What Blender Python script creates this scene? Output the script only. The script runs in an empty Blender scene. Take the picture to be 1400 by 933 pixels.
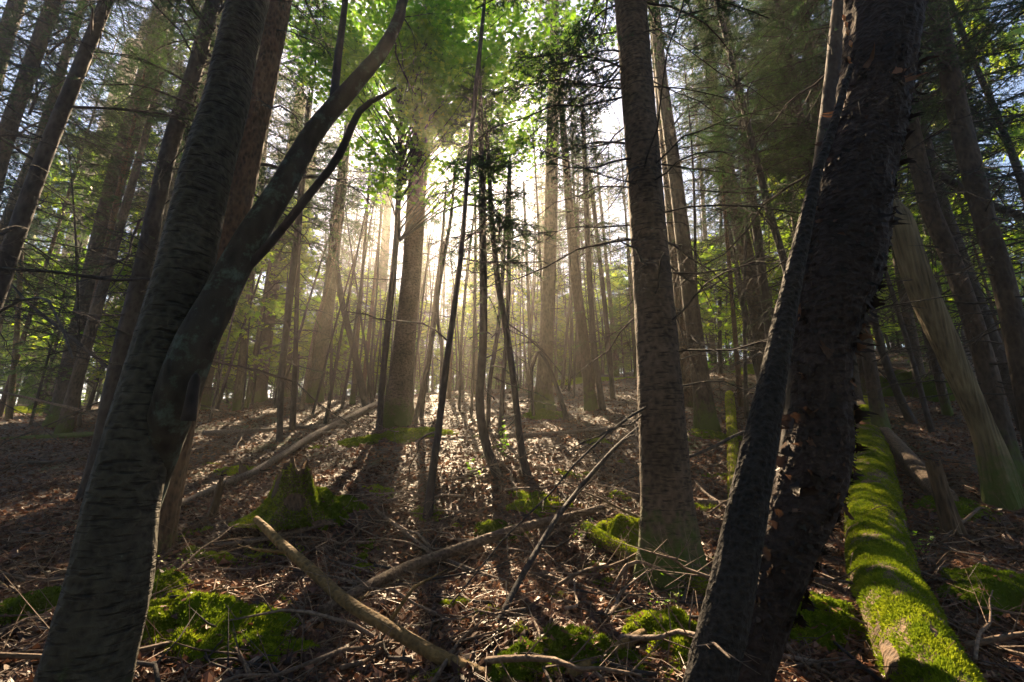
import bpy, math
import numpy as np
from math import radians as R, sin, cos, tan, pi
from mathutils import Vector, Matrix

S = bpy.context.scene
COL = S.collection

# ---------------------------------------------------------------- camera, sky, sun, exposure
F, PITCH = 622.0, R(14.0)                       # focal length in photo pixels (1400 wide), upward pitch
CAM = np.array([0.0, 0.0, 0.0])                 # the lens is the origin, the ground lies below it
cd = bpy.data.cameras.new('camera'); cam = bpy.data.objects.new('camera', cd); COL.objects.link(cam)
cd.sensor_width = 36.0; cd.lens = 36.0 * F / 1400.0; cd.clip_start = 0.05; cd.clip_end = 600
cam.rotation_euler = (pi / 2 + PITCH, 0, 0)
S.camera = cam


def ray(px, py):
    u = (px - 700.0) / F; v = -(py - 466.5) / F
    return np.array([u, cos(PITCH) - v * sin(PITCH), sin(PITCH) + v * cos(PITCH)])


sd = ray(606, 222); sd = sd / np.linalg.norm(sd)
SUN_EL = math.asin(sd[2]); SUN_AZ = math.atan2(sd[0], sd[1])
w = bpy.data.worlds.new('World'); S.world = w; w.use_nodes = True
nt = w.node_tree; nt.nodes.clear()
sky = nt.nodes.new('ShaderNodeTexSky'); sky.sky_type = 'NISHITA'; sky.sun_disc = False
sky.sun_elevation = SUN_EL; sky.sun_rotation = SUN_AZ
sky.air_density = 1.0; sky.dust_density = 0.5; sky.ozone_density = 1.5
bg = nt.nodes.new('ShaderNodeBackground'); bg.inputs['Strength'].default_value = 0.05
wo = nt.nodes.new('ShaderNodeOutputWorld')
nt.links.new(sky.outputs[0], bg.inputs[0]); nt.links.new(bg.outputs[0], wo.inputs[0])
sl = bpy.data.lights.new('sun', 'SUN'); sl.energy = 5.0; sl.angle = R(0.5); sl.color = (1.0, 0.74, 0.46)
so = bpy.data.objects.new('sun', sl); COL.objects.link(so)
so.rotation_euler = Vector(sd).to_track_quat('Z', 'Y').to_euler(); so.location = (-6, 40, 60)
S.view_settings.view_transform = 'Standard'; S.view_settings.look = 'None'
S.view_settings.exposure = 2.45; S.view_settings.gamma = 1.0
c = S.cycles
c.use_denoising = True; c.denoiser = 'OPENIMAGEDENOISE'; c.denoising_input_passes = 'RGB_ALBEDO_NORMAL'
c.max_bounces = 6; c.diffuse_bounces = 3; c.glossy_bounces = 2; c.transmission_bounces = 4
c.volume_bounces = 1; c.transparent_max_bounces = 4; c.sample_clamp_indirect = 6.0
c.caustics_reflective = False; c.caustics_refractive = False
HAZE_DENSITY = 0.0031

rng = np.random.default_rng(7)


# ---------------------------------------------------------------- numpy helpers
def hash3(i, j, k, seed=0):
    h = (i * 374761393 + j * 668265263 + k * 2147483647 + seed * 1274126177) & 0xFFFFFFFF
    h = ((h ^ (h >> 13)) * 1274126177) & 0xFFFFFFFF
    h = h ^ (h >> 16)
    return (h & 0xFFFF) / 65535.0


def vnoise(p, seed=0):
    p = np.asarray(p, float); i = np.floor(p).astype(np.int64); f = p - i; f = f * f * (3 - 2 * f)
    o = 0
    for a in (0, 1):
        for b in (0, 1):
            for d in (0, 1):
                wt = (f[..., 0] if a else 1 - f[..., 0]) * (f[..., 1] if b else 1 - f[..., 1]) * (f[..., 2] if d else 1 - f[..., 2])
                o = o + wt * hash3(i[..., 0] + a, i[..., 1] + b, i[..., 2] + d, seed)
    return o * 2 - 1


def fbm(p, seed=0, octs=3):
    p = np.asarray(p, float); o = 0; a = 1
    for q in range(octs):
        o = o + a * vnoise(p * 2 ** q + 17.3 * q, seed + q); a *= 0.5
    return o


def unit(v):
    return v / np.maximum(np.linalg.norm(v, axis=-1, keepdims=True), 1e-9)


class MB:
    """collects triangles and quads and links them as ONE mesh object"""
    def __init__(s):
        s.v = []; s.t = []; s.q = []; s.n = 0; s.tm = []; s.qm = []; s.tone = []

    def add(s, v, t=None, q=None, m=0, tone=None):
        v = np.asarray(v, float).reshape(-1, 3)
        s.v.append(v)
        s.tone.append(np.full(len(v), 0.5) if tone is None else np.broadcast_to(tone, (len(v),)).astype(float))
        if t is not None and len(t):
            t = np.asarray(t, np.int64) + s.n; s.t.append(t); s.tm.append(np.full(len(t), m))
        if q is not None and len(q):
            q = np.asarray(q, np.int64) + s.n; s.q.append(q); s.qm.append(np.full(len(q), m))
        s.n += len(v)

    def tube(s, pts, rad, n=6, m=0, cap=True, bump=None, tone=None):
        pts = np.asarray(pts, float); rad = np.asarray(rad, float); k = len(pts)
        T = unit(np.gradient(pts, axis=0))
        ref = np.array([0, 0, 1.0]) if abs(T[:, 2]).mean() < 0.8 else np.array([0, 1.0, 0])
        A = unit(np.cross(T, ref)); B = np.cross(T, A)
        th = np.arange(n) * 2 * pi / n
        rr = rad[:, None] * np.ones((k, n))
        if bump is not None:
            rr = bump(rr, th[None, :] * np.ones((k, 1)), pts)
        v = pts[:, None, :] + rr[..., None] * (np.cos(th)[None, :, None] * A[:, None, :] + np.sin(th)[None, :, None] * B[:, None, :])
        idx = np.arange(k * n).reshape(k, n); nx = np.roll(idx, -1, 1)
        q = np.stack([idx[:-1], nx[:-1], nx[1:], idx[1:]], -1).reshape(-1, 4)
        v = v.reshape(-1, 3); t = []
        if cap:
            v = np.vstack([v, pts[:1], pts[-1:]]); a, b = k * n, k * n + 1
            t = [[a, nx[0, i], idx[0, i]] for i in range(n)] + [[b, idx[-1, i], nx[-1, i]] for i in range(n)]
        s.add(v, t, q, m, tone)

    def sticks(s, p0, p1, r0, r1, m=0, tone=None):
        """many straight three-sided twigs at once"""
        p0 = np.asarray(p0, float).reshape(-1, 3); p1 = np.asarray(p1, float).reshape(-1, 3); n = len(p0)
        if n == 0: return
        r0 = np.broadcast_to(r0, (n,)); r1 = np.broadcast_to(r1, (n,))
        T = unit(p1 - p0); ref = np.where(abs(T[:, 2:3]) < 0.8, np.array([[0, 0, 1.0]]), np.array([[0, 1.0, 0]]))
        A = unit(np.cross(T, ref)); B = np.cross(T, A)
        vs = []
        for P, r in ((p0, r0), (p1, r1)):
            for i in range(3):
                a = i * 2 * pi / 3
                vs.append(P + r[:, None] * (cos(a) * A + sin(a) * B))
        v = np.stack(vs, 1).reshape(-1, 3); b = (np.arange(n) * 6)[:, None]
        q = np.concatenate([b + np.array([[0, 1, 4, 3]]), b + np.array([[1, 2, 5, 4]]), b + np.array([[2, 0, 3, 5]])])
        s.add(v, None, q, m, None if tone is None else np.repeat(tone, 6))

    def tris(s, a, b, d, m=0, tone=None):
        n = len(a)
        v = np.stack([a, b, d], 1).reshape(-1, 3)
        s.add(v, np.arange(3 * n).reshape(n, 3), None, m, None if tone is None else np.repeat(tone, 3))

    def quads(s, a, b, d, e, m=0, tone=None):
        n = len(a)
        v = np.stack([a, b, d, e], 1).reshape(-1, 3)
        s.add(v, None, np.arange(4 * n).reshape(n, 4), m, None if tone is None else np.repeat(tone, 4))

    def mesh(s, name, mats, smooth=True, origin=None, tone=False):
        v = np.vstack(s.v)
        if origin is not None: v = v - np.asarray(origin)
        t = np.vstack(s.t) if s.t else np.zeros((0, 3), np.int64)
        q = np.vstack(s.q) if s.q else np.zeros((0, 4), np.int64)
        me = bpy.data.meshes.new(name)
        me.vertices.add(len(v)); me.vertices.foreach_set('co', v.astype(np.float32).ravel())
        li = np.concatenate([t.ravel(), q.ravel()]).astype(np.int32)
        me.loops.add(len(li)); me.loops.foreach_set('vertex_index', li)
        st = np.concatenate([np.arange(len(t)) * 3, len(t) * 3 + np.arange(len(q)) * 4]).astype(np.int32)
        me.polygons.add(len(st)); me.polygons.foreach_set('loop_start', st)
        mi = np.concatenate(s.tm + s.qm).astype(np.int32)
        me.polygons.foreach_set('material_index', mi)
        me.polygons.foreach_set('use_smooth', np.full(len(st), smooth))
        for m in (mats if isinstance(mats, (list, tuple)) else [mats]): me.materials.append(m)
        if tone:
            at = me.attributes.new('tone', 'FLOAT', 'POINT'); at.data.foreach_set('value', np.concatenate(s.tone).astype(np.float32))
        me.update(calc_edges=True)
        return me

    def build(s, name, mats, parent=None, smooth=True, origin=None, tone=False):
        me = s.mesh(name, mats, smooth, origin, tone)
        return link(name, me, parent, origin)


def link(name, me, parent=None, loc=None):
    o = bpy.data.objects.new(name, me); COL.objects.link(o)
    if parent is not None:
        o.parent = parent
        if loc is not None: o.location = Vector(loc) - parent.location
    elif loc is not None: o.location = Vector(loc)
    return o


def tag(o, label, cat, group=None, kind=None):
    if label: o['label'] = label
    if cat: o['category'] = cat
    if group: o['group'] = group
    if kind: o['kind'] = kind
    return o


def empty(name, loc):
    o = bpy.data.objects.new(name, None); COL.objects.link(o); o.location = Vector(loc); o.empty_display_size = 0.1
    return o


def spline(ctrl, step):
    """Catmull-Rom through rows of (x, y, z, r), sampled about every `step` metres"""
    P = np.asarray(ctrl, float)
    if len(P) == 2:
        n = max(2, int(np.linalg.norm(P[1, :3] - P[0, :3]) / step) + 1)
        return P[0] + (P[1] - P[0]) * np.linspace(0, 1, n)[:, None]
    Q = np.vstack([2 * P[0] - P[1], P, 2 * P[-1] - P[-2]]); out = []
    for i in range(1, len(Q) - 2):
        n = max(1, int(np.linalg.norm(Q[i + 1, :3] - Q[i, :3]) / step))
        t = (np.arange(n) / n)[:, None]
        a, b, d, e = Q[i - 1], Q[i], Q[i + 1], Q[i + 2]
        out.append(0.5 * (2 * b + (d - a) * t + (2 * a - 5 * b + 4 * d - e) * t * t + (3 * b - a - 3 * d + e) * t ** 3))
    out.append(P[-1:])
    o = np.vstack(out); o[:, 3] = np.maximum(o[:, 3], P[:, 3].min() * 0.8)
    return o


# ---------------------------------------------------------------- terrain
_ty = np.array([-80, -20, 0, 2.4, 4, 6, 9, 14, 20, 26, 40, 70, 200.0]) * 0.9
_tz = np.array([-1.6, -1.25, -1.05, -1.0, -0.87, -0.35, 0.45, 1.7, 2.85, 3.45, 3.9, 4.0, 4.0]) * 0.9
_fy = np.linspace(-72, 180, 5041); _fz = np.interp(_fy, _ty, _tz)
_k = np.hanning(31); _k /= _k.sum(); _fz = np.convolve(np.pad(_fz, 15, mode='edge'), _k, 'valid')
BUMPS = []


def h0(x, y):
    x = np.asarray(x, float); y = np.asarray(y, float)
    z = np.interp(y, _fy, _fz)
    s_ = np.clip((y - 2) / 13.0, 0, 1); s_ = s_ * s_ * (3 - 2 * s_)
    xr = 14 * np.tanh(np.maximum(x, 0) / 14); xl = 16 * np.tanh(np.minimum(x, 0) / 16)
    z = z + (0.135 * xr + 0.05 * xl) * s_
    p = np.stack([x, y, np.zeros_like(x)], -1)
    z = z + 0.11 * vnoise(p * 0.55, 3) * np.clip((y + 3) / 6, 0.3, 1) + 0.045 * vnoise(p * 1.7, 5) + 0.02 * vnoise(p * 5.0, 8)
    return z


def h(x, y):
    z = h0(x, y)
    for bx, by, r, a in BUMPS:
        z = z + a * np.exp(-((x - bx) ** 2 + (y - by) ** 2) / (r * r))
    return z


def G(px, py, fn=None):
    """where the ray through a photo pixel meets the ground"""
    fn = fn or h
    d = ray(px, py); y = np.linspace(1.0, 70, 7000); k = y / d[1]
    hit = np.nonzero(d[2] * k <= fn(d[0] * k, y))[0]
    i = hit[0] if len(hit) else 2600
    return np.array([d[0] * k[i], y[i], float(fn(np.array(d[0] * k[i]), np.array(y[i])))])


def W(px, py, y):
    d = ray(px, py); return d * (y / d[1])


def pxr(p, wpx):
    """radius in metres of something wpx pixels wide at point p"""
    d = p[1] * cos(PITCH) + p[2] * sin(PITCH)
    return 0.5 * wpx * d / F / math.sqrt(1 + (p[0] / d) ** 2)


for (px, py, r, a) in ((398, 690, 0.55, 0.16), (450, 700, 0.4, 0.10), (545, 585, 0.75, 0.16), (860, 745, 0.4, 0.12),
                       (660, 655, 0.7, 0.14), (240, 860, 0.45, 0.16), (1120, 860, 0.35, 0.12), (740, 905, 0.3, 0.06)):
    g = G(px, py, h0); BUMPS.append((g[0], g[1], r, a))

# ---------------------------------------------------------------- materials
def mat(name):
    m = bpy.data.materials.new(name); m.use_nodes = True; n = m.node_tree; n.nodes.clear()
    o = n.nodes.new('ShaderNodeOutputMaterial')
    def N(t, **kw):
        x = n.nodes.new(t)
        for k, v in kw.items():
            if k.startswith('i_'):
                key = k[2:].replace('_', ' ')
                x.inputs[int(key) if key.isdigit() else key].default_value = v
            else: setattr(x, k, v)
        return x
    return m, n, o, N


def ramp(n, src, stops):
    r = n.nodes.new('ShaderNodeValToRGB'); e = r.color_ramp.elements
    e[0].position, e[0].color = stops[0][0], (*stops[0][1], 1)
    e[1].position, e[1].color = stops[-1][0], (*stops[-1][1], 1)
    for p, cc in stops[1:-1]:
        x = e.new(p); x.color = (*cc, 1)
    n.links.new(src, r.inputs[0]); return r.outputs[0]


def mixc(n, fac, a, b):
    m = n.nodes.new('ShaderNodeMix'); m.data_type = 'RGBA'
    for sock, val in ((m.inputs[0], fac), (m.inputs[6], a), (m.inputs[7], b)):
        if hasattr(val, 'is_output'): n.links.new(val, sock)
        else: sock.default_value = val if not isinstance(val, tuple) else (*val, 1)
    return m.outputs[2]


def maprange(n, src, a, b, lo=0.0, hi=1.0):
    m = n.nodes.new('ShaderNodeMapRange'); m.inputs[1].default_value = a; m.inputs[2].default_value = b
    m.inputs[3].default_value = lo; m.inputs[4].default_value = hi; n.links.new(src, m.inputs[0]); return m.outputs[0]


def math_(n, op, a, b=0.0):
    m = n.nodes.new('ShaderNodeMath'); m.operation = op
    for s_, v in ((m.inputs[0], a), (m.inputs[1], b)):
        if hasattr(v, 'is_output'): n.links.new(v, s_)
        else: s_.default_value = v
    return m.outputs[0]


def bark_mat(name, dark, lightc, lichen=0.6, lichen_col=(0.20, 0.25, 0.20), moss=0.5, stretch=(1, 1, 0.45), scale=26, bump=0.6, lentic=False):
    m, n, o, N = mat(name); L = n.links.new
    tc = N('ShaderNodeTexCoord'); oi = N('ShaderNodeObjectInfo')
    mp = N('ShaderNodeMapping'); mp.inputs['Scale'].default_value = stretch
    off = N('ShaderNodeVectorMath', operation='SCALE'); cv = N('ShaderNodeCombineXYZ')
    L(oi.outputs['Random'], cv.inputs[0]); L(oi.outputs['Random'], cv.inputs[2])
    L(cv.outputs[0], off.inputs[0]); off.inputs['Scale'].default_value = 40
    ad = N('ShaderNodeVectorMath', operation='ADD'); L(tc.outputs['Object'], ad.inputs[0]); L(off.outputs[0], ad.inputs[1])
    L(ad.outputs[0], mp.inputs[0])
    vo = N('ShaderNodeTexVoronoi', i_Scale=scale); vo.feature = 'F1'; L(mp.outputs[0], vo.inputs['Vector'])
    ns = N('ShaderNodeTexNoise', i_Scale=scale * 1.7, i_Detail=5.0); L(mp.outputs[0], ns.inputs['Vector'])
    nl = N('ShaderNodeTexNoise', i_Scale=3.0, i_Detail=4.0); L(ad.outputs[0], nl.inputs['Vector'])
    f = math_(n, 'ADD', math_(n, 'MULTIPLY', vo.outputs['Distance'], 0.6), math_(n, 'MULTIPLY', ns.outputs[0], 0.6))
    col = ramp(n, f, [(0.25, dark), (0.5, tuple((a + b) / 2 for a, b in zip(dark, lightc))), (0.8, lightc)])
    big = maprange(n, nl.outputs[0], 0.3, 0.7, 0.65, 1.3)
    mul = N('ShaderNodeVectorMath', operation='SCALE'); L(col, mul.inputs[0]); L(math_(n, 'MULTIPLY', big, maprange(n, oi.outputs['Random'], 0, 1, 0.75, 1.25)), mul.inputs['Scale'])
    col = mul.outputs[0]
    if lentic:
        mp2 = N('ShaderNodeMapping'); mp2.inputs['Scale'].default_value = (11, 11, 75); L(ad.outputs[0], mp2.inputs[0])
        n2 = N('ShaderNodeTexNoise', i_Scale=1.0, i_Detail=2.0); L(mp2.outputs[0], n2.inputs['Vector'])
        le = maprange(n, n2.outputs[0], 0.55, 0.66, 0.0, 0.75)
        col = mixc(n, le, col, tuple(a * 0.35 for a in dark))
        f = math_(n, 'SUBTRACT', f, math_(n, 'MULTIPLY', le, 0.5))
    nlc = N('ShaderNodeTexNoise', i_Scale=9.0, i_Detail=8.0, i_Roughness=0.72); L(ad.outputs[0], nlc.inputs['Vector'])
    if lichen > 0:
        lf = maprange(n, nlc.outputs[0], 0.71 - 0.15 * lichen, 0.82 - 0.15 * lichen)
        col = mixc(n, math_(n, 'MULTIPLY', lf, 0.75), col, lichen_col)
    if moss > 0:
        sx = N('ShaderNodeSeparateXYZ'); L(tc.outputs['Object'], sx.inputs[0])
        hz = math_(n, 'ADD', sx.outputs[2], math_(n, 'MULTIPLY', nlc.outputs[0], -1.4))
        mf = maprange(n, hz, moss - 0.75, moss - 1.15)
        col = mixc(n, mf, col, (0.055, 0.085, 0.012))
    b = N('ShaderNodeBump', i_Strength=bump, i_Distance=0.02); L(f, b.inputs['Height'])
    p = N('ShaderNodeBsdfPrincipled', i_Roughness=0.85); p.inputs['Specular IOR Level'].default_value = 0.3
    L(col, p.inputs['Base Color']); L(b.outputs[0], p.inputs['Normal']); L(p.outputs[0], o.inputs[0])
    return m


def leaf_mat(name, stops, transl=0.5, gloss=0.04):
    m, n, o, N = mat(name); L = n.links.new
    at = N('ShaderNodeAttribute', attribute_name='tone'); oi = N('ShaderNodeObjectInfo')
    f = math_(n, 'ADD', at.outputs['Fac'], maprange(n, oi.outputs['Random'], 0, 1, -0.15, 0.15))
    col = ramp(n, f, stops)
    d = N('ShaderNodeBsdfDiffuse'); t = N('ShaderNodeBsdfTranslucent'); g = N('ShaderNodeBsdfGlossy', i_Roughness=0.4)
    for x in (d, t): L(col, x.inputs['Color'])
    g.inputs['Color'].default_value = (0.8, 0.8, 0.8, 1)
    m1 = N('ShaderNodeMixShader', i_0=transl); L(d.outputs[0], m1.inputs[1]); L(t.outputs[0], m1.inputs[2])
    m2 = N('ShaderNodeMixShader', i_0=gloss); L(m1.outputs[0], m2.inputs[1]); L(g.outputs[0], m2.inputs[2])
    L(m2.outputs[0], o.inputs[0]); return m


M_spruce = bark_mat('spruce_bark', (0.016, 0.012, 0.010), (0.068, 0.051, 0.040), lichen=0.45, moss=0.55)
M_rough = bark_mat('rough_red_bark', (0.018, 0.011, 0.007), (0.10, 0.056, 0.035), lichen=0.15, moss=0.2, scale=34, bump=1.0)
M_fir = bark_mat('smooth_lenticel_bark', (0.018, 0.017, 0.013), (0.078, 0.072, 0.052), lichen=0.35, moss=0.1, stretch=(1, 1, 1.0), scale=34, bump=0.8, lentic=True)
M_lichen = bark_mat('lichened_bark', (0.013, 0.0125, 0.010), (0.052, 0.046, 0.034), lichen=1.25, lichen_col=(0.095, 0.14, 0.11), moss=0.0, scale=22)
M_dark = bark_mat('dark_smooth_bark', (0.012, 0.011, 0.012), (0.042, 0.038, 0.038), lichen=0.1, moss=0.0, bump=0.35)
M_pale = bark_mat('pale_spruce_bark', (0.028, 0.024, 0.017), (0.105, 0.088, 0.06), lichen=0.5, moss=0.6)
M_big = bark_mat('big_spruce_bark', (0.025, 0.018, 0.013), (0.11, 0.08, 0.056), lichen=0.4, moss=0.55, stretch=(1, 1, 0.9), bump=0.7, lentic=True)
M_peel = bark_mat('black_peeling_bark', (0.006, 0.005, 0.0048), (0.03, 0.02, 0.017), lichen=0.0, moss=0.0, stretch=(1, 1, 1.3), scale=30, bump=1.0)
M_scaly = bark_mat('scaly_dark_bark', (0.006, 0.006, 0.006), (0.042, 0.037, 0.033), lichen=0.35, lichen_col=(0.10, 0.12, 0.12), moss=0.0, stretch=(1, 1, 1), scale=48, bump=1.0)
M_snag = bark_mat('bare_snag_wood', (0.035, 0.026, 0.014), (0.17, 0.135, 0.075), lichen=0.3, moss=0.6, stretch=(1, 1, 0.06), scale=40, bump=1.0)
M_wood = bark_mat('dead_branch_bark', (0.04, 0.028, 0.02), (0.17, 0.12, 0.085), lichen=0.4, moss=0.0, stretch=(1, 1, 1), scale=40)
M_yellow = bark_mat('mossy_branch_bark', (0.035, 0.023, 0.009), (0.15, 0.095, 0.034), lichen=0.5, lichen_col=(0.12, 0.13, 0.02), moss=0.0, stretch=(1, 1, 1), scale=40)
M_grey = bark_mat('grey_stick_bark', (0.05, 0.038, 0.03), (0.19, 0.145, 0.115), lichen=0.2, moss=0.0, stretch=(1, 1, 1), scale=40)
M_rot = bark_mat('rotten_stump_wood', (0.025, 0.017, 0.011), (0.13, 0.085, 0.05), lichen=0.0, moss=0.0, stretch=(1, 1, 0.15), scale=40, bump=1.0)
M_needle = leaf_mat('spruce_needles', [(0.0, (0.012, 0.034, 0.014)), (0.55, (0.032, 0.085, 0.020)), (1.0, (0.09, 0.16, 0.025))], 0.45)
M_young = leaf_mat('young_spruce_needles', [(0.0, (0.03, 0.09, 0.015)), (0.55, (0.08, 0.19, 0.022)), (1.0, (0.17, 0.27, 0.03))], 0.55)
M_leaf = leaf_mat('maple_leaves', [(0.0, (0.06, 0.18, 0.008)), (0.6, (0.16, 0.35, 0.010)), (1.0, (0.34, 0.48, 0.015))], 0.68, 0.04)
M_under = leaf_mat('understorey_leaves', [(0.0, (0.10, 0.24, 0.012)), (0.6, (0.24, 0.40, 0.018)), (1.0, (0.45, 0.54, 0.025))], 0.65, 0.04)
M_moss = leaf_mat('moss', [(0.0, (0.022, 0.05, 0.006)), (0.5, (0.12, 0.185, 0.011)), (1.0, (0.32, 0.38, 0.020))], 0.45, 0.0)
M_litter = leaf_mat('dead_leaves', [(0.0, (0.016, 0.007, 0.004)), (0.4, (0.068, 0.030, 0.018)), (0.75, (0.165, 0.076, 0.045)), (1.0, (0.30, 0.16, 0.085))], 0.25, 0.03)
M_twig = leaf_mat('litter_twigs', [(0.0, (0.02, 0.012, 0.008)), (0.6, (0.085, 0.052, 0.034)), (1.0, (0.22, 0.145, 0.095))], 0.0, 0.06)
M_flake = leaf_mat('bark_flakes', [(0.0, (0.007, 0.005, 0.004)), (0.55, (0.028, 0.016, 0.012)), (1.0, (0.22, 0.11, 0.06))], 0.25, 0.02)
M_resin = leaf_mat('resin', [(0.0, (0.45, 0.20, 0.02)), (1.0, (0.6, 0.30, 0.03))], 0.6, 0.1)

m, n, o, N = mat('forest_soil'); L = n.links.new
tc = N('ShaderNodeTexCoord')
n1 = N('ShaderNodeTexNoise', i_Scale=1.1, i_Detail=6.0); L(tc.outputs['Object'], n1.inputs['Vector'])
n2 = N('ShaderNodeTexNoise', i_Scale=28.0, i_Detail=6.0, i_Roughness=0.65); L(tc.outputs['Object'], n2.inputs['Vector'])
v1 = N('ShaderNodeTexVoronoi', i_Scale=30.0); L(tc.outputs['Object'], v1.inputs['Vector'])
v2 = N('ShaderNodeTexVoronoi', i_Scale=13.0); L(tc.outputs['Object'], v2.inputs['Vector'])
sep = N('ShaderNodeSeparateColor'); L(v1.outputs['Color'], sep.inputs[0])
f = math_(n, 'ADD', math_(n, 'MULTIPLY', n2.outputs[0], 0.55), math_(n, 'MULTIPLY', sep.outputs[0], 0.45))
col = ramp(n, f, [(0.2, (0.012, 0.007, 0.005)), (0.5, (0.045, 0.025, 0.017)), (0.75, (0.09, 0.052, 0.034)), (0.95, (0.16, 0.095, 0.06))])
col = mixc(n, maprange(n, n1.outputs[0], 0.56, 0.68), col, (0.05, 0.065, 0.014))
bp = N('ShaderNodeBump', i_Strength=0.9, i_Distance=0.03); L(math_(n, 'ADD', f, v2.outputs['Distance']), bp.inputs['Height'])
p = N('ShaderNodeBsdfPrincipled', i_Roughness=0.7); L(col, p.inputs['Base Color']); L(bp.outputs[0], p.inputs['Normal']); L(p.outputs[0], o.inputs[0])
M_soil = m

# ---------------------------------------------------------------- the ground sheet
def axis(parts):
    return np.unique(np.round(np.concatenate([np.arange(a, b, s_) for a, b, s_ in parts]), 4))


ys = axis([(-70, -6, 4), (-6, 1.2, 0.3), (1.2, 9, 0.03), (9, 22, 0.1), (22, 40, 0.5), (40, 141, 5)])
xs = axis([(-140, -20, 6), (-20, -4, 0.16), (-4, 4, 0.03), (4, 20, 0.16), (20, 141, 6)])
X, Y = np.meshgrid(xs, ys); Z = h(X, Y)
pp = np.stack([X, Y, X * 0], -1)
Z = Z + 0.018 * np.abs(vnoise(pp * 11, 2)) + 0.008 * vnoise(pp * 26, 4)
mb = MB(); nx_, ny_ = len(xs), len(ys); idx = np.arange(nx_ * ny_).reshape(ny_, nx_)
mb.add(np.stack([X, Y, Z], -1), None, np.stack([idx[:-1, :-1], idx[:-1, 1:], idx[1:, 1:], idx[1:, :-1]], -1).reshape(-1, 4))
g_ = mb.build('ground', M_soil); g_['kind'] = 'structure'

# ---------------------------------------------------------------- haze
HB = (-150, 150, -80, 150, -5, 22)
mb = MB()
cx = [(x, y, z) for z in HB[4:] for y in HB[2:4] for x in HB[:2]]
mb.add(cx, None, [[0, 2, 3, 1], [4, 5, 7, 6], [0, 1, 5, 4], [2, 6, 7, 3], [0, 4, 6, 2], [1, 3, 7, 5]])
m, n, o, N = mat('haze')
pv = N('ShaderNodeVolumePrincipled'); pv.inputs['Density'].default_value = HAZE_DENSITY; pv.inputs['Anisotropy'].default_value = 0.7
pv.inputs['Color'].default_value = (0.96, 0.91, 0.82, 1)
n.links.new(pv.outputs[0], o.inputs['Volume'])
hz = mb.build('haze', m, smooth=False); hz['kind'] = 'stuff'

# ---------------------------------------------------------------- foliage and branch libraries
def needles(mb, P, D, U, ln, m, base_tone, r, spacing=0.022, nl=0.036, nw=0.010):
    """needle triangles along many twigs: P starts, D directions, U up-ish normals, ln lengths"""
    K = np.maximum(2, (ln / spacing).astype(int)); ti = np.repeat(np.arange(len(P)), K)
    st = np.concatenate([[0], np.cumsum(K)[:-1]]); s_ = (np.arange(len(ti)) - st[ti] + r.random(len(ti))) / K[ti]
    side = unit(np.cross(D, U))
    for sg in (-1, 1):
        b = P[ti] + D[ti] * (s_ * ln[ti])[:, None]
        d = unit(D[ti] * 0.75 + side[ti] * (sg * (0.6 + 0.4 * r.random(len(ti))))[:, None] + U[ti] * r.normal(0.05, 0.35, len(ti))[:, None])
        l_ = nl * (0.7 + 0.6 * r.random(len(ti)))
        wv = unit(np.cross(d, U[ti] + r.normal(0, 0.4, (len(ti), 3)))) * nw * 0.5
        tn = np.clip(base_tone[ti] + r.normal(0, 0.10, len(ti)), 0, 1)
        mb.tris(b - wv, b + wv, b + d * l_[:, None], m, tn)


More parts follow.
